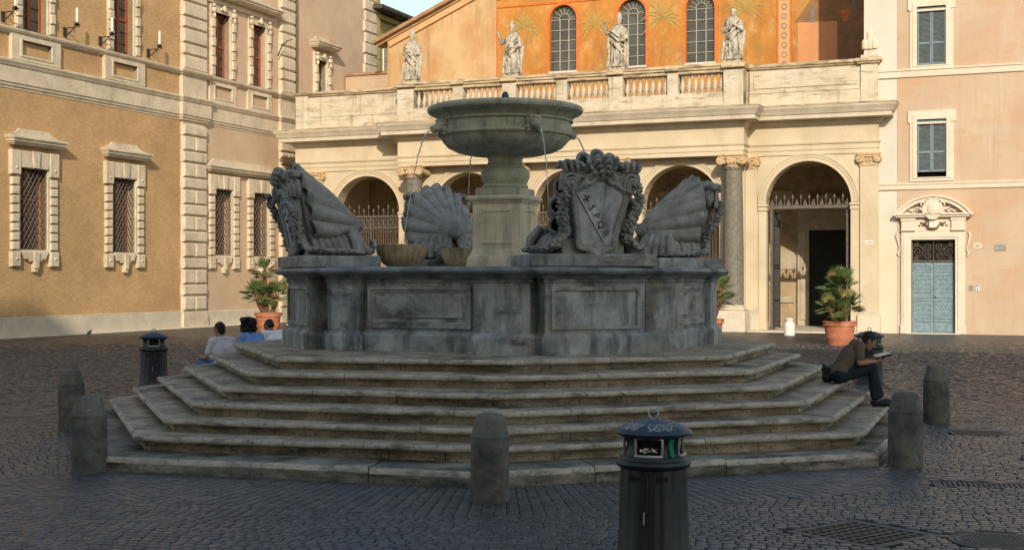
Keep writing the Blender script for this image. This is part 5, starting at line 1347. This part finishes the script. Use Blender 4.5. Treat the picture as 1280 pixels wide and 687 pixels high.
# ================================================================== litter bins
def make_bin(label):
    t = thing('litter_bin', label, 'litter bin', (0, 0, 0), 'l', 0, 'cast-iron litter bins on the square')
    S = 1.0; b = MB()
    def flute(a, z): return 1+.012*(1 if (a*14/(2*pi)) % 1 < .62 else -.6)
    b.lathe([(.295, .0), (.295, .04), (.278, .07), (.262, .12), (.250, .50), (.245, .70), (.247, .715)], 112, mod=lambda a, z: flute(a, z) if .1 < z < .705 else 1); bd = b.build('body', m_bin, t, smooth=35)
    b = MB(); b.lathe([(.25, .70), (.272, .712), (.282, .735), (.272, .758), (.25, .765), (.245, .78), (.225, .80)], 48); b.build('collar', m_bin, t, smooth=45)
    # waist with three open hatches: ribs between a lower and an upper ring
    N = 4
    for k in range(N):
        b = MB()
        a0_ = 2*pi*k/N + radians(26); a1_ = 2*pi*(k+1)/N - radians(26)
        prof = [(.228, .79), (.212, .83), (.206, .88), (.222, .93), (.270, .962)]
        rings_ = []
        for r, z in prof: rings_.append([(r*cos(a0_+(a1_-a0_)*q/8), r*sin(a0_+(a1_-a0_)*q/8), z) for q in range(9)] + [((r-.015)*cos(a1_-(a1_-a0_)*q/8), (r-.015)*sin(a1_-(a1_-a0_)*q/8), z) for q in range(9)])
        b.loft(rings_); b.build('neck_panel', m_bin, t, smooth=45)
    b = MB(); b.lathe([(.20, .76), (.192, .83), (.188, .88), (.20, .95)], 32, cap0=True); b.build('liner', m_dark, t, smooth=45)
    for k in range(N):
        b = MB()
        ac = 2*pi*k/N; hw_ = radians(26); pts_ = []
        for q in range(9): pts_.append((-hw_+2*hw_*q/8, .80))
        for q in range(9): pts_.append((hw_-2*hw_*q/8, .925-.0*q + .012*sin(pi*q/8)))
        ring_ = [((.222 if z < .85 else .226)*cos(ac+a), (.222 if z < .85 else .226)*sin(ac+a), z) for a, z in pts_]
        b.tube(ring_+[ring_[0]], .011, 6, caps=False)
        b.tube([(.23*cos(ac-hw_+2*hw_*q/8), .23*sin(ac-hw_+2*hw_*q/8), .80) for q in range(9)], .014, 6)
        b.build('hatch_frame', m_steel, t, smooth=50)
    b = MB(); b.lathe([(.24, .93), (.285, .957), (.292, .963), (.285, .974), (.22, 1.014), (.13, 1.046), (.05, 1.060)], 48); b.build('lid', m_binlid, t, smooth=45)
    b = MB(); b.tube([(.0, .035*cos(k*pi/8), 1.092+.035*sin(k*pi/8)) for k in range(17)], .008, 6); b.lathe([(.02, 1.05), (.02, 1.063)], 8); b.build('ring', m_steel, t, smooth=50)
    for s, z in ((-1, .64), (1, .64)):
        b = MB()
        a = s*radians(24); c_, s_ = cos(a), sin(a); b.M = Matrix(((-s_, c_, 0, .2475*c_), (c_, s_, 0, .2475*s_), (0, 0, 1, z), (0, 0, 0, 1))); b.box(-.045, .045, -.0, .006, -.017, .017)
        b.M = None; b.build('slot', m_dark, t)
    b = MB(); b.box(.246, .262, -.022, .022, .665, .705); b.box(.252, .262, -.004, .004, .06, .66); b.box(.246, .275, -.03, -.015, .30, .40); b.build('door_latch', m_bin, t, bevel=.003)
    b = MB(); b.tube([(.265, -.022, .31), (.285, -.022, .32), (.285, -.022, .39), (.265, -.022, .40)], .007, 6); b.build('door_handle', m_steel, t)
    return t
bn0 = make_bin('dark green litter bin in the foreground, pale scribbled graffiti on its domed lid')
FB = (1.055, 9.72)
bn0.location = (FB[0], FB[1], -.0); bn0.rotation_euler = (0, 0, radians(-106))
bn0.scale = (1, 1, 1.0)
bl_ = copy_tree(bn0); bl_['label'] = 'litter bin standing on the open cobbles left of the fountain steps'; bl_.location = (-6.95, 25.3, 0); bl_.rotation_euler = (0, 0, radians(-75))
br_ = copy_tree(bn0); br_['label'] = 'litter bin half hidden behind the seated reading man'; br_.location = (7.10, 25.9, 0); br_.rotation_euler = (0, 0, radians(-120))
# graffiti and rubbish only on the near one
def lidp(a, r_):   # point on the dome
    prof = [(.0, 1.063), (.05, 1.060), (.13, 1.046), (.22, 1.014), (.285, .974)]
    for (r0, z0), (r1, z1) in zip(prof, prof[1:]):
        if r_ <= r1: return (r_*cos(a), r_*sin(a), z0+(z1-z0)*(r_-r0)/(r1-r0)+.003)
    return (r_*cos(a), r_*sin(a), .974)
rr = random.Random(21)
for c0, w_ in ((-.62, .34), (.42, .42)):
    b = MB(); pts_ = []
    for k in range(60):
        f = k/59; a = c0-w_+2*w_*f + .10*sin(k*1.1); r_ = .215+.040*sin(k*.93)+.012*sin(k*2.3); pts_.append(lidp(a, r_))
    b.tube(pts_, .0035, 4)
    b.tube([lidp(c0-w_+2*w_*k/20, .25+.012*sin(k)) for k in range(21)], .003, 4)
    b.build('graffiti', m_graf, bn0)
b = MB(); a0_ = radians(45); pts_ = []
for k in range(44):
    f = k/43; z = .93-.13*f; rr_ = .208+.020*abs(z-.875)/.065+.006; a = a0_+.10*sin(k*1.25); pts_.append((rr_*cos(a), rr_*sin(a), z))
b.tube(pts_, .005, 4); b.build('graffiti', m_grafg, bn0)
b = MB(); rr = random.Random(6)
for k in range(7):
    c_ = Vector((.205, -.06+.02*k, .815+rr.uniform(0, .018))); b.add([c_+Vector((rr.uniform(-.015, .015), rr.uniform(-.03, .03), rr.uniform(-.012, .035))) for q in range(4)], [(0, 1, 2), (0, 2, 3), (0, 3, 1), (1, 2, 3)])
b.build('rubbish', m_paper, bn0)
# ================================================================== potted palms
def fan_palm(label, loc, heads, seed, pot_h=.76, pot_r=.52):
    t = thing('potted_palm', label, 'potted palm', loc, 'l', seed*.7, 'terracotta pots with fan palms')
    b = MB(); r = pot_r
    b.lathe([(r*.72, 0), (r*.74, .03), (r*.80, .22), (r*.82, .235), (r*.82, .25), (r*.86, .44), (r*.885, .45), (r*.885, .47), (r*.90, pot_h-.15), (r*.99, pot_h-.14), (r*1.0, pot_h-.10), (r*.98, pot_h-.08), (r*1.0, pot_h-.05), (r*1.02, pot_h-.02), (r*1.0, pot_h), (r*.93, pot_h), (r*.90, pot_h-.06), (.05, pot_h-.08)], 48)
    b.build('pot', m_terra, t, smooth=40)
    b = MB(); b.lathe([(r*.91, pot_h-.055), (.02, pot_h-.03)], 24, cap0=False, cap1=False); b.build('soil', m_soil, t)
    rr = random.Random(seed); tr_ = MB(); lf = MB(); dry = MB()
    for hx, hy, hz, n, sz in heads:
        tr_.tube([(hx*.35, hy*.35, pot_h-.06), (hx*.8, hy*.8, (pot_h+hz)/2), (hx, hy, hz)], [.10, .085, .07], 10)
        for k in range(26):
            f = rr.random(); c_ = Vector((hx*(.35+.65*f), hy*(.35+.65*f), pot_h+(hz-pot_h)*f)); a = rr.uniform(0, 6.28)
            d_ = Vector((cos(a), sin(a), .9)); tr_.tube([c_+Vector((cos(a), sin(a), 0))*.06, c_+d_*.14], [.018, .004], 4)
        for k in range(n):
            a = 2.399*k + rr.uniform(-.3, .3); el = rr.uniform(-.35, 1.25) if k > 3 else 1.2
            d_ = Vector((cos(a)*cos(el), sin(a)*cos(el), sin(el))); pl_ = sz*rr.uniform(.35, .62)
            p0 = Vector((hx, hy, hz)); p1 = p0 + d_*pl_ + Vector((0, 0, -.05*cos(el)))
            mb = dry if rr.random() < .10 else lf
            mb.tube([p0, p0.lerp(p1, .5)+Vector((0, 0, .02)), p1], [.011, .008, .006], 4)
            sd = d_.cross(Vector((0, 0, 1)))
            if sd.length < .1: sd = Vector((1, 0, 0))
            sd.normalize(); up = sd.cross(d_).normalized(); nb = 17
            tw = rr.uniform(-.5, .5); sd2 = sd*cos(tw)+up*sin(tw); up2 = up*cos(tw)-sd*sin(tw)
            for q in range(nb):
                th = radians(-105+210*q/(nb-1)); L_ = sz*(.52-.16*(abs(th)/1.9))*rr.uniform(.88, 1.08)
                dr_ = d_*cos(th)+sd2*sin(th)+up2*.10*abs(th)
                dr_.normalize(); wv = dr_.cross(up2).normalized()*.020*(sz/.8)
                fold = up2*.008
                pm_ = p1+dr_*L_*.55; pe_ = p1+dr_*L_+Vector((0, 0, -.13*L_))+up2*rr.uniform(-.02, .02)
                mb.add([p1, pm_-wv, pm_+fold, pm_+wv, pe_], [(0, 1, 2), (0, 2, 3), (1, 4, 2), (2, 4, 3)])
    tr_.build('trunk', m_trunk, t); lf.build('fronds', m_leaf, t)
    if dry.v: dry.build('dry_fronds', m_leaf2, t)
    return t
fan_palm('fan palm in a terracotta pot before the open church gate, behind the reading man', (10.35, 41.2, 0),
         [(-.08, .0, 1.82, 26, .80), (-.42, -.15, 1.18, 18, .72), (.18, -.25, 1.15, 16, .70), (.62, .05, 1.30, 15, .62), (-.15, .3, 1.2, 12, .7)], 2)
fan_palm('fan palm in a terracotta pot near the palace, behind the three seated people', (-9.62, 51.5, 0),
         [(.15, .0, 2.35, 16, .72), (-.35, -.1, 1.35, 20, .85), (.2, -.25, 1.3, 20, .85), (.5, .1, 1.5, 16, .8)], 5, .76, .54)
fan_palm('potted palm mostly hidden behind the right end of the fountain basin', (6.55, 43.5, 0),
         [(.2, .0, 1.45, 18, .8), (-.3, 0, 1.3, 14, .7), (.45, .1, 1.75, 14, .7)], 9)
# ================================================================== people
def hand(b, wrist, d, nrm, side, curl=.8):
    """palm, four unequal bent fingers and a thumb; d = pointing direction, nrm = back of the hand, side = thumb side"""
    w_ = Vector(wrist); d = Vector(d).normalized(); nrm = Vector(nrm).normalized(); s = Vector(side).normalized()
    R = Matrix((d, s, nrm)).transposed()
    b.ell(w_+d*.045, (.052, .040, .016), R, 12, 8); b.cap(w_-d*.02, w_+d*.03, .025, .024, 8)
    for k, L_ in enumerate((.072, .080, .075, .060)):
        base = w_ + d*.085 + s*(.028-.0185*k)
        p = base; dirv = d.copy(); pts_ = [w_+d*.05+s*(.024-.016*k), base]
        for j in range(3):
            dirv = (dirv*cos(curl*.75) - nrm*sin(curl*.75)).normalized()
            p = p + dirv*L_*(.42, .32, .26)[j]; pts_.append(p)
        b.chain(pts_, [.0095, .0095, .0085, .008, .0068], 8)
    tb = w_+d*.03+s*.034
    b.chain([w_+d*.015+s*.018, tb, tb+(d*.7+s*.6-nrm*.3).normalized()*.036, tb+(d*.9+s*.25-nrm*.5).normalized()*.066], [.013, .0125, .0105, .008], 8)
def head(t, c, fwd, up, hairmat, skinmat, style, bodymb):
    c = Vector(c); f = Vector(fwd).normalized(); u = Vector(up); u = (u - f*u.dot(f)).normalized(); s = u.cross(f)
    R = Matrix((f, s, u)).transposed()
    def L(x, y, z): return c + f*x + s*y + u*z
    b = bodymb
    b.ell(L(-.012, 0, .022), (.098, .076, .098), R, 18, 12); b.ell(L(.028, 0, -.04), (.062, .056, .075), R, 14, 10)
    b.cap(L(.085, 0, .015), L(.108, 0, -.028), .010, .015, 8); b.ell(L(.100, 0, -.032), (.012, .019, .010), R)
    b.ell(L(.083, 0, -.066), (.012, .024, .007), R); b.ell(L(.080, 0, -.078), (.012, .021, .008), R); b.ell(L(.070, 0, -.103), (.018, .022, .015), R)
    for q in (-1, 1):
        b.ell(L(.083, q*.033, .030), (.013, .024, .007), R); b.ell(L(-.005, q*.078, -.005), (.022, .010, .034), R, 10, 8); b.ell(L(.06, q*.045, -.02), (.02, .02, .018), R)
    h = MB()
    rr = random.Random(4)
    if style == 'short':
        h.ell(L(-.022, 0, .038), (.098, .083, .092), R, 18, 12); h.ell(L(-.055, 0, -.02), (.058, .072, .075), R, 14, 10)
        for q in (-1, 1): h.ell(L(.005, q*.074, .025), (.03, .012, .04), R)
    elif style == 'thin':
        h.ell(L(-.055, 0, .0), (.060, .080, .065), R, 14, 10)
        for q in (-1, 1): h.ell(L(-.01, q*.074, .01), (.045, .012, .035), R)
        h.ell(L(-.03, 0, .055), (.08, .074, .062), R, 14, 10)
    else:   # bushy, to the shoulders
        for k in range(90):
            a = rr.uniform(0, 6.28); z = rr.uniform(-.16, .13)
            rad = .105*sqrt(max(.15, 1-(z/.20)**2))+rr.uniform(0, .03)
            x = cos(a)*rad-.03; y = sin(a)*rad
            if x > .055 and z < .05: continue
            h.ell(L(x, y, z), rr.uniform(.022, .04), None, 7, 5)
        h.ell(L(-.03, 0, -.02), (.095, .09, .14), R, 14, 10)
    h.build('hair', hairmat, t, remesh=.010, sm=0, disp=.010, dscale=45)
    for q in (-1, 1): e = MB(); e.ell(L(.080, q*.032, .008), (.009, .014, .006), R); e.build('eye', hairmat, t, smooth=60)
def seated(label, loc, rot, pose, mats, style, floor=-.316):
    t = thing('person', label, 'person', loc, 'l', rot)
    V = Vector; sk, shirt, trou, shoe, hair = mats
    pel = V((0, 0, .115)); ch = V(pose['chest']); nk = V(pose['neck']); hd = V(pose['head'])
    sh = {s: V(pose['sh'])+V((0, s*.185, 0)) for s in (-1, 1)}
    hip = {s: V((.0, s*.095, .10)) for s in (-1, 1)}
    kn = {s: V(pose['knee'][0 if s < 0 else 1]) for s in (-1, 1)}; an = {s: V(pose['ank'][0 if s < 0 else 1]) for s in (-1, 1)}
    el = {s: V(pose['elb'][0 if s < 0 else 1]) for s in (-1, 1)}; wr = {s: V(pose['wri'][0 if s < 0 else 1]) for s in (-1, 1)}
    b = MB()
    b.chain([pel, pel.lerp(ch, .5), ch, ch.lerp(nk, .6), nk], [.10, .085, .085, .06, .055], 12)
    b.chain([nk-(nk-ch)*.1, nk, nk.lerp(hd, .6)], [.058, .056, .054], 10)
    for s in (-1, 1):
        b.cap(ch.lerp(nk, .6), sh[s], .055, .05, 10)
        b.chain([sh[s], sh[s].lerp(el[s], .5), el[s], el[s].lerp(wr[s], .35), wr[s]], [.052, .047, .038, .039, .026], 10)
        d_ = (V(pose['hand'][0 if s < 0 else 1])).normalized()
        hand(b, wr[s], d_, V(pose['hn'][0 if s < 0 else 1]), V(pose['hs'][0 if s < 0 else 1]), pose.get('curl', .6))
        b.chain([hip[s], hip[s].lerp(kn[s], .5), kn[s], kn[s].lerp(an[s], .35), an[s]], [.085, .07, .05, .048, .034], 10)
        b.chain([an[s], an[s]+V((.04, 0, -.05)), an[s]+V((.15, s*.02, -.075))], [.036, .035, .025], 8)
    head(t, hd, pose['face'], pose['up'], hair, sk, style, b)
    b.build('body', sk, t, remesh=.0078, sm=1)
    b = MB()
    w = pose.get('w', 1.0)
    R0 = None
    mid = pel.lerp(ch, .5)
    for y in (-.07, 0, .07):
        b.chain([pel+V((-.02, y, .03)), mid+V((-.015, y*1.15, 0)), ch+V((0, y*1.4, 0)), ch.lerp(nk, .75)+V((-.01, y*1.3, -.01))], [.118*w, .118*w, .118*w, .085], 12)
    for s in (-1, 1):
        b.cap(ch.lerp(nk, .72), sh[s], .085, .078, 10)
        sl = sh[s].lerp(el[s], .62); b.chain([sh[s], sl], [.078, .068], 10); b.cap(sl, sl.lerp(el[s], .08), .069, .066, 10)
    # creases
    rr = random.Random(int(abs(loc[1])*100))
    for k in range(9):
        z = rr.uniform(.05, .8); c_ = pel.lerp(ch, z); sgn = rr.choice((-1, 1)); b.tube([c_+V((-.125, sgn*rr.uniform(-.02, .05), rr.uniform(-.03, .03))), c_+V((-.08, sgn*.14, rr.uniform(-.02, .05))), c_+V((.06, sgn*.20, rr.uniform(-.04, .05)))], [.008, .016, .006], 6)
    b.chain([nk+V((-.05, -.05, -.01)), nk+V((-.075, 0, .0)), nk+V((-.05, .05, -.01))], [.03, .028, .03], 8)
    b.build('shirt', shirt, t, remesh=.0105, sm=2, disp=.007, dscale=13)
    b = MB()
    b.chain([pel+V((-.01, -.08, -.0)), pel+V((-.01, .08, 0))], [.125, .125], 12)
    for s in (-1, 1):
        b.chain([hip[s], hip[s].lerp(kn[s], .5), kn[s], kn[s].lerp(an[s], .45), an[s].lerp(kn[s], .10)], [.108, .094, .075, .070, .068], 12)
        for k in range(4): c_ = kn[s].lerp(an[s], .1+.25*k); b.tube([c_+V((-.07, 0, .02)), c_+V((-.02, s*.06, 0)), c_+V((.05, s*.05, -.02))], [.01, .015, .008], 6)
    b.build('trousers', trou, t, remesh=.011, sm=2, disp=.006, dscale=14)
    for s in (-1, 1):
        a = an[s]; f = pose['foot'][0 if s < 0 else 1]; f = V(f).normalized(); fl = floor
        b = MB(); zc = fl+.035
        b.chain([V((a.x, a.y, zc+.02))-f*.03, V((a.x, a.y, zc+.012))+f*.09, V((a.x, a.y, zc))+f*.17], [.046, .044, .035], 12)
        b.cap(V((a.x, a.y, zc+.02)), a+V((0, 0, -.035)), .046, .043, 10)
        b.box(a.x-.05, a.x+.0, a.y-.03, a.y+.03, fl+.002, fl+.03)
        b.build('shoe', shoe, t, remesh=.008, sm=2)
    return t
seat_r = 1.14-.158*3+.008
reader = dict(chest=(.16, 0, .39), neck=(.285, 0, .56), head=(.405, 0, .575), sh=(.24, 0, .505), face=(.80, 0, -.60), up=(.6, 0, .8),
              knee=((.425, -.11, .215), (.45, .12, .225)), ank=((.475, -.11, -.215), (.575, .13, -.215)),
              elb=((.235, -.225, .285), (.27, .225, .27)), wri=((.475, -.10, .30), (.49, .06, .31)),
              hand=((.95, .25, .05), (.95, -.25, .05)), hn=((.1, -.6, -.75), (.1, .6, -.75)), hs=((.1, -.75, .6), (.1, .75, .6)),
              foot=((1, -.15, 0), (1, .1, 0)), curl=.55)
seated('person in brown T-shirt and dark trousers bent over a book on the right steps', (4.49, 17.9, seat_r), radians(-4), reader, (m_skin, m_shirtb, m_navy, m_shoe, m_hair), 'short')
# the book in his hands
t = thing('open_book', 'thick open book held in the hands of the reader on the steps', 'book', (4.49, 17.9, seat_r), 'l', radians(-4))
b = MB(); bx = Matrix.Translation((.59, -.01, .345)) @ Matrix.Rotation(radians(-14), 4, 'Y')
for s in (-1, 1):
    b.M = bx @ Matrix.Rotation(radians(s*16), 4, 'X')
    y0_, y1_ = (0, .135) if s > 0 else (-.135, 0); b.box(-.10, .10, y0_, y1_, -.003, .003)
b.build('cover', m_cover, t, bevel=.002)
b = MB()
for s in (-1, 1):
    b.M = bx @ Matrix.Rotation(radians(s*16), 4, 'X'); y0_, y1_ = (0, .13) if s > 0 else (-.13, 0); b.box(-.095, .095, y0_, y1_, .0035, .024)
b.build('pages', m_paper, t, bevel=.003)
t = thing('bag', 'crumpled dark bag lying on the step behind the reading person', 'bag', (4.36, 17.97, seat_r), 'l', .3)
t.scale = (.78, .78, .85)
b = MB(); b.ell((0, 0, .09), (.10, .16, .09), None, 12, 8); b.ell((-.04, .02, .19), (.045, .12, .08), None, 10, 8); b.cap((-.06, -.02, .2), (-.13, -.05, .30), .05, .02, 8); b.cap((0, .1, .05), (.04, .2, .05), .05, .04)
b.build('sack', m_bag, t, remesh=.012, sm=2, disp=.02, dscale=10)
b = MB(); b.tube([(-.1, -.05, .27), (-.02, -.16, .2), (.06, -.17, .08)], .012, 6); b.build('strap', m_bag, t, smooth=60)
sit = dict(chest=(.06, 0, .42), neck=(.13, 0, .60), head=(.18, 0, .74), sh=(.10, 0, .55), face=(.97, .1, -.15), up=(.1, 0, 1),
           knee=((.46, -.13, .20), (.46, .16, .20)), ank=((.50, -.13, -.215), (.52, .16, -.215)),
           elb=((.22, -.24, .30), (.14, .27, .29)), wri=((.42, -.14, .27), (.40, .20, .28)), hand=((.9, .2, -.3), (.9, -.2, -.3)), hn=((.3, 0, .95), (.3, 0, .95)), hs=((0, 1, 0), (0, -1, 0)),
           foot=((1, -.15, 0), (1, .15, 0)), w=1.06)
fz = radians(138)
seat_l = 1.14-.158*4+.008
seated('person in pale lilac shirt and jeans on the left steps, nearest of the three', (-4.72, 21.5, seat_l), fz, sit, (m_skin, m_shirtw, m_jeans, m_shoe, m_hair), 'short')
sit2 = dict(sit); sit2.update(chest=(.10, 0, .42), neck=(.18, 0, .60), head=(.26, -.02, .74), sh=(.15, 0, .54), face=(.9, -.4, -.2))
seated('person with bushy black hair in a sky blue shirt, sitting on the left steps', (-4.46, 22.75, seat_l+.02), fz, sit2, (m_skind, m_shirtbl, m_jeans, m_shoe, m_hair), 'bushy')
sit3 = dict(sit); sit3.update(head=(.22, .02, .70), neck=(.15, 0, .58), face=(.95, .3, -.3))
seated('person with thinning hair in a white shirt, farthest of three on the left steps', (-4.30, 23.85, seat_l+.02), fz, sit3, (m_skind, m_shirtww, m_jeans, m_shoe, m_hair), 'thin')
# ================================================================== drains, covers, pigeon
def gpt(px, py): Y_ = 1630*2.1/(py-348); return ((px-640)/1630*Y_, Y_)
t = thing('drain_grate', 'square cast-iron drain grate full of holes sunk in the cobbles at the lower right', 'drain grate', (2.88, 10.72, 0), 'l', radians(38))
b = MB(); b.box(-.40, .40, -.40, .40, .005, .007); b.build('pit_shade', m_pitshade, t)  # flat plate coloured black for the shade under the bars
b = MB(); n = 8
for k in range(n+1):
    q = -.37+.74*k/n; b.box(q-.013, q+.013, -.38, .38, .0075, .010); b.box(-.38, .38, q-.013, q+.013, .0074, .0098)
b.build('bars', m_rust, t); b = MB(); b.prism([(-.44, -.44), (.44, -.44), (.44, .44), (-.44, .44)], .0045, .011, 'xy', [[(-.38, -.38), (.38, -.38), (.38, .38), (-.38, .38)]]); b.build('frame', m_cast, t, bevel=.004)
t = thing('manhole_cover', 'round cast-iron manhole cover cut by the lower right edge of the photo', 'manhole cover', (3.86, 10.4, 0), 'l', .3)
b = MB(); b.lathe([(.36, .0), (.36, .014), (.335, .018), (.33, .010), (.315, .010), (.31, .018), (.02, .018)], 40); b.build('cover', m_cast, t, smooth=30)
b = MB()
for i in range(-8, 9):
    for j in range(-8, 9):
        x, y = i*.033, j*.033
        if x*x+y*y < .075: b.box(x-.010, x+.010, y-.010, y+.010, .016, .021)
b.build('studs', m_cast, t)
t = thing('gutter_grate', 'long slotted iron gutter grate on the cobbles right of the nearer right bollard', 'drain grate', (4.75, 13.2, 0), 'l', radians(-12))
b = MB(); b.box(-.42, .42, -.12, .12, .006, .008); b.build('pit_shade', m_pitshade, t)  # no hole here: black plate paints the shade below the slots
b = MB(); b.prism([(-.46, -.15), (.46, -.15), (.46, .15), (-.46, .15)], .004, .014, 'xy', [[(-.42, -.12), (.42, -.12), (.42, .12), (-.42, .12)]])
for k in range(17): q = -.40+.05*k; b.box(q-.014, q+.014, -.12, .12, .009, .0135)
b.build('bars', m_cast, t)
t = thing('inspection_cover', 'rectangular dark iron cover set in the cobbles, far right of the steps', 'manhole cover', (6.30, 17.6, 0), 'l', radians(-10))
b = MB(); b.prism([(-.36, -.25), (.36, -.25), (.36, .25), (-.36, .25)], .004, .018, 'xy'); b.build('cover', m_cast, t, bevel=.004); b = MB()
for k in range(8): b.box(-.32, .32, -.22+.06*k, -.20+.06*k, .018, .023)
b.build('ribs', m_cast, t)
t = thing('pigeon', 'dark grey pigeon standing on the cobbles by the palace wall', 'pigeon', (-15.55, 48.0, 0), 'l', 1.3)
t.scale = (.72, .72, .72)
b = MB(); Rp = Matrix.Rotation(radians(-25), 3, 'Y')
b.ell((0, 0, .17), (.14, .075, .08), Rp, 14, 10); b.chain([(.09, 0, .20), (.13, 0, .27), (.145, 0, .31)], [.05, .034, .034], 10); b.ell((.15, 0, .32), (.036, .03, .03)); b.cap((.17, 0, .315), (.20, 0, .305), .009, .004, 6)
b.chain([(-.10, 0, .14), (-.24, 0, .08)], [.05, .028], 8)
for s in (-1, 1): b.chain([(0, s*.03, .11), (.005, s*.03, .02), (.03, s*.03, .008)], [.018, .007, .006], 6); b.ell((-.03, s*.06, .175), (.13, .02, .055), Rp)
b.build('body', m_pigeon, t, remesh=.008, sm=2)
for o in bpy.data.objects:
    if o.type == 'MESH' and o.name.startswith('body') and o.parent and o.parent.name.startswith('pigeon'): pass
# scraps of paper on the stones
rr = random.Random(77)
for k, (x, y, lab) in enumerate(((-3.2, 15.9, None),)): pass
# ================================================================== camera, sky, sun
cam = bpy.data.cameras.new('camera'); co_ = bpy.data.objects.new('camera', cam); COL.objects.link(co_)
co_.location = (0, 0, 2.1); co_.rotation_euler = (radians(90), 0, 0)
cam.sensor_width = 36; cam.lens = 1630/1280*36; cam.shift_y = 4.5/1280; cam.clip_end = 2000; cam.clip_start = .1
scene.camera = co_
ELEV = radians(25.5)
dirp = Vector((-.46, 1., 0)).normalized()           # the way the light travels, in the square's axes
dw = Vector((dirp.x*cos(TH)-dirp.y*sin(TH), dirp.x*sin(TH)+dirp.y*cos(TH), 0))
ld = Vector((dw.x*cos(ELEV), dw.y*cos(ELEV), -sin(ELEV)))
sun = bpy.data.lights.new('sun', 'SUN'); sun.energy = SUN_E; sun.angle = radians(.5); sun.color = (1, .88, .70)
so = bpy.data.objects.new('sun', sun); COL.objects.link(so); so.rotation_euler = ld.to_track_quat('-Z', 'Y').to_euler(); so.location = (20, -20, 40)
wd = bpy.data.worlds.new('World'); scene.world = wd; wd.use_nodes = True
nt = wd.node_tree; bg = nt.nodes['Background']; sky = nt.nodes.new('ShaderNodeTexSky'); sky.sky_type = 'NISHITA'; sky.sun_disc = False
sky.sun_elevation = ELEV; tos = -dw; sky.sun_rotation = atan2(tos.x, tos.y); sky.air_density = 1.0; sky.dust_density = 1.2; sky.ozone_density = 2.0
tint = nt.nodes.new('ShaderNodeMix'); tint.data_type = 'RGBA'; tint.blend_type = 'MULTIPLY'; tint.inputs[0].default_value = 1; tint.inputs[7].default_value = (1.10, .98, .80, 1)
nt.links.new(sky.outputs[0], tint.inputs[6]); nt.links.new(tint.outputs[2], bg.inputs[0]); bg.inputs[1].default_value = SKY_E
scene.render.engine = 'CYCLES'
scene.cycles.max_bounces = 8; scene.cycles.diffuse_bounces = 5; scene.cycles.transmission_bounces = 6
vs_ = scene.view_settings; vs_.view_transform = 'Standard'; vs_.look = 'None'; vs_.gamma = 1; vs_.use_curve_mapping = False; vs_.exposure = EXPO
scene.render.resolution_x = 1024; scene.render.resolution_y = 549
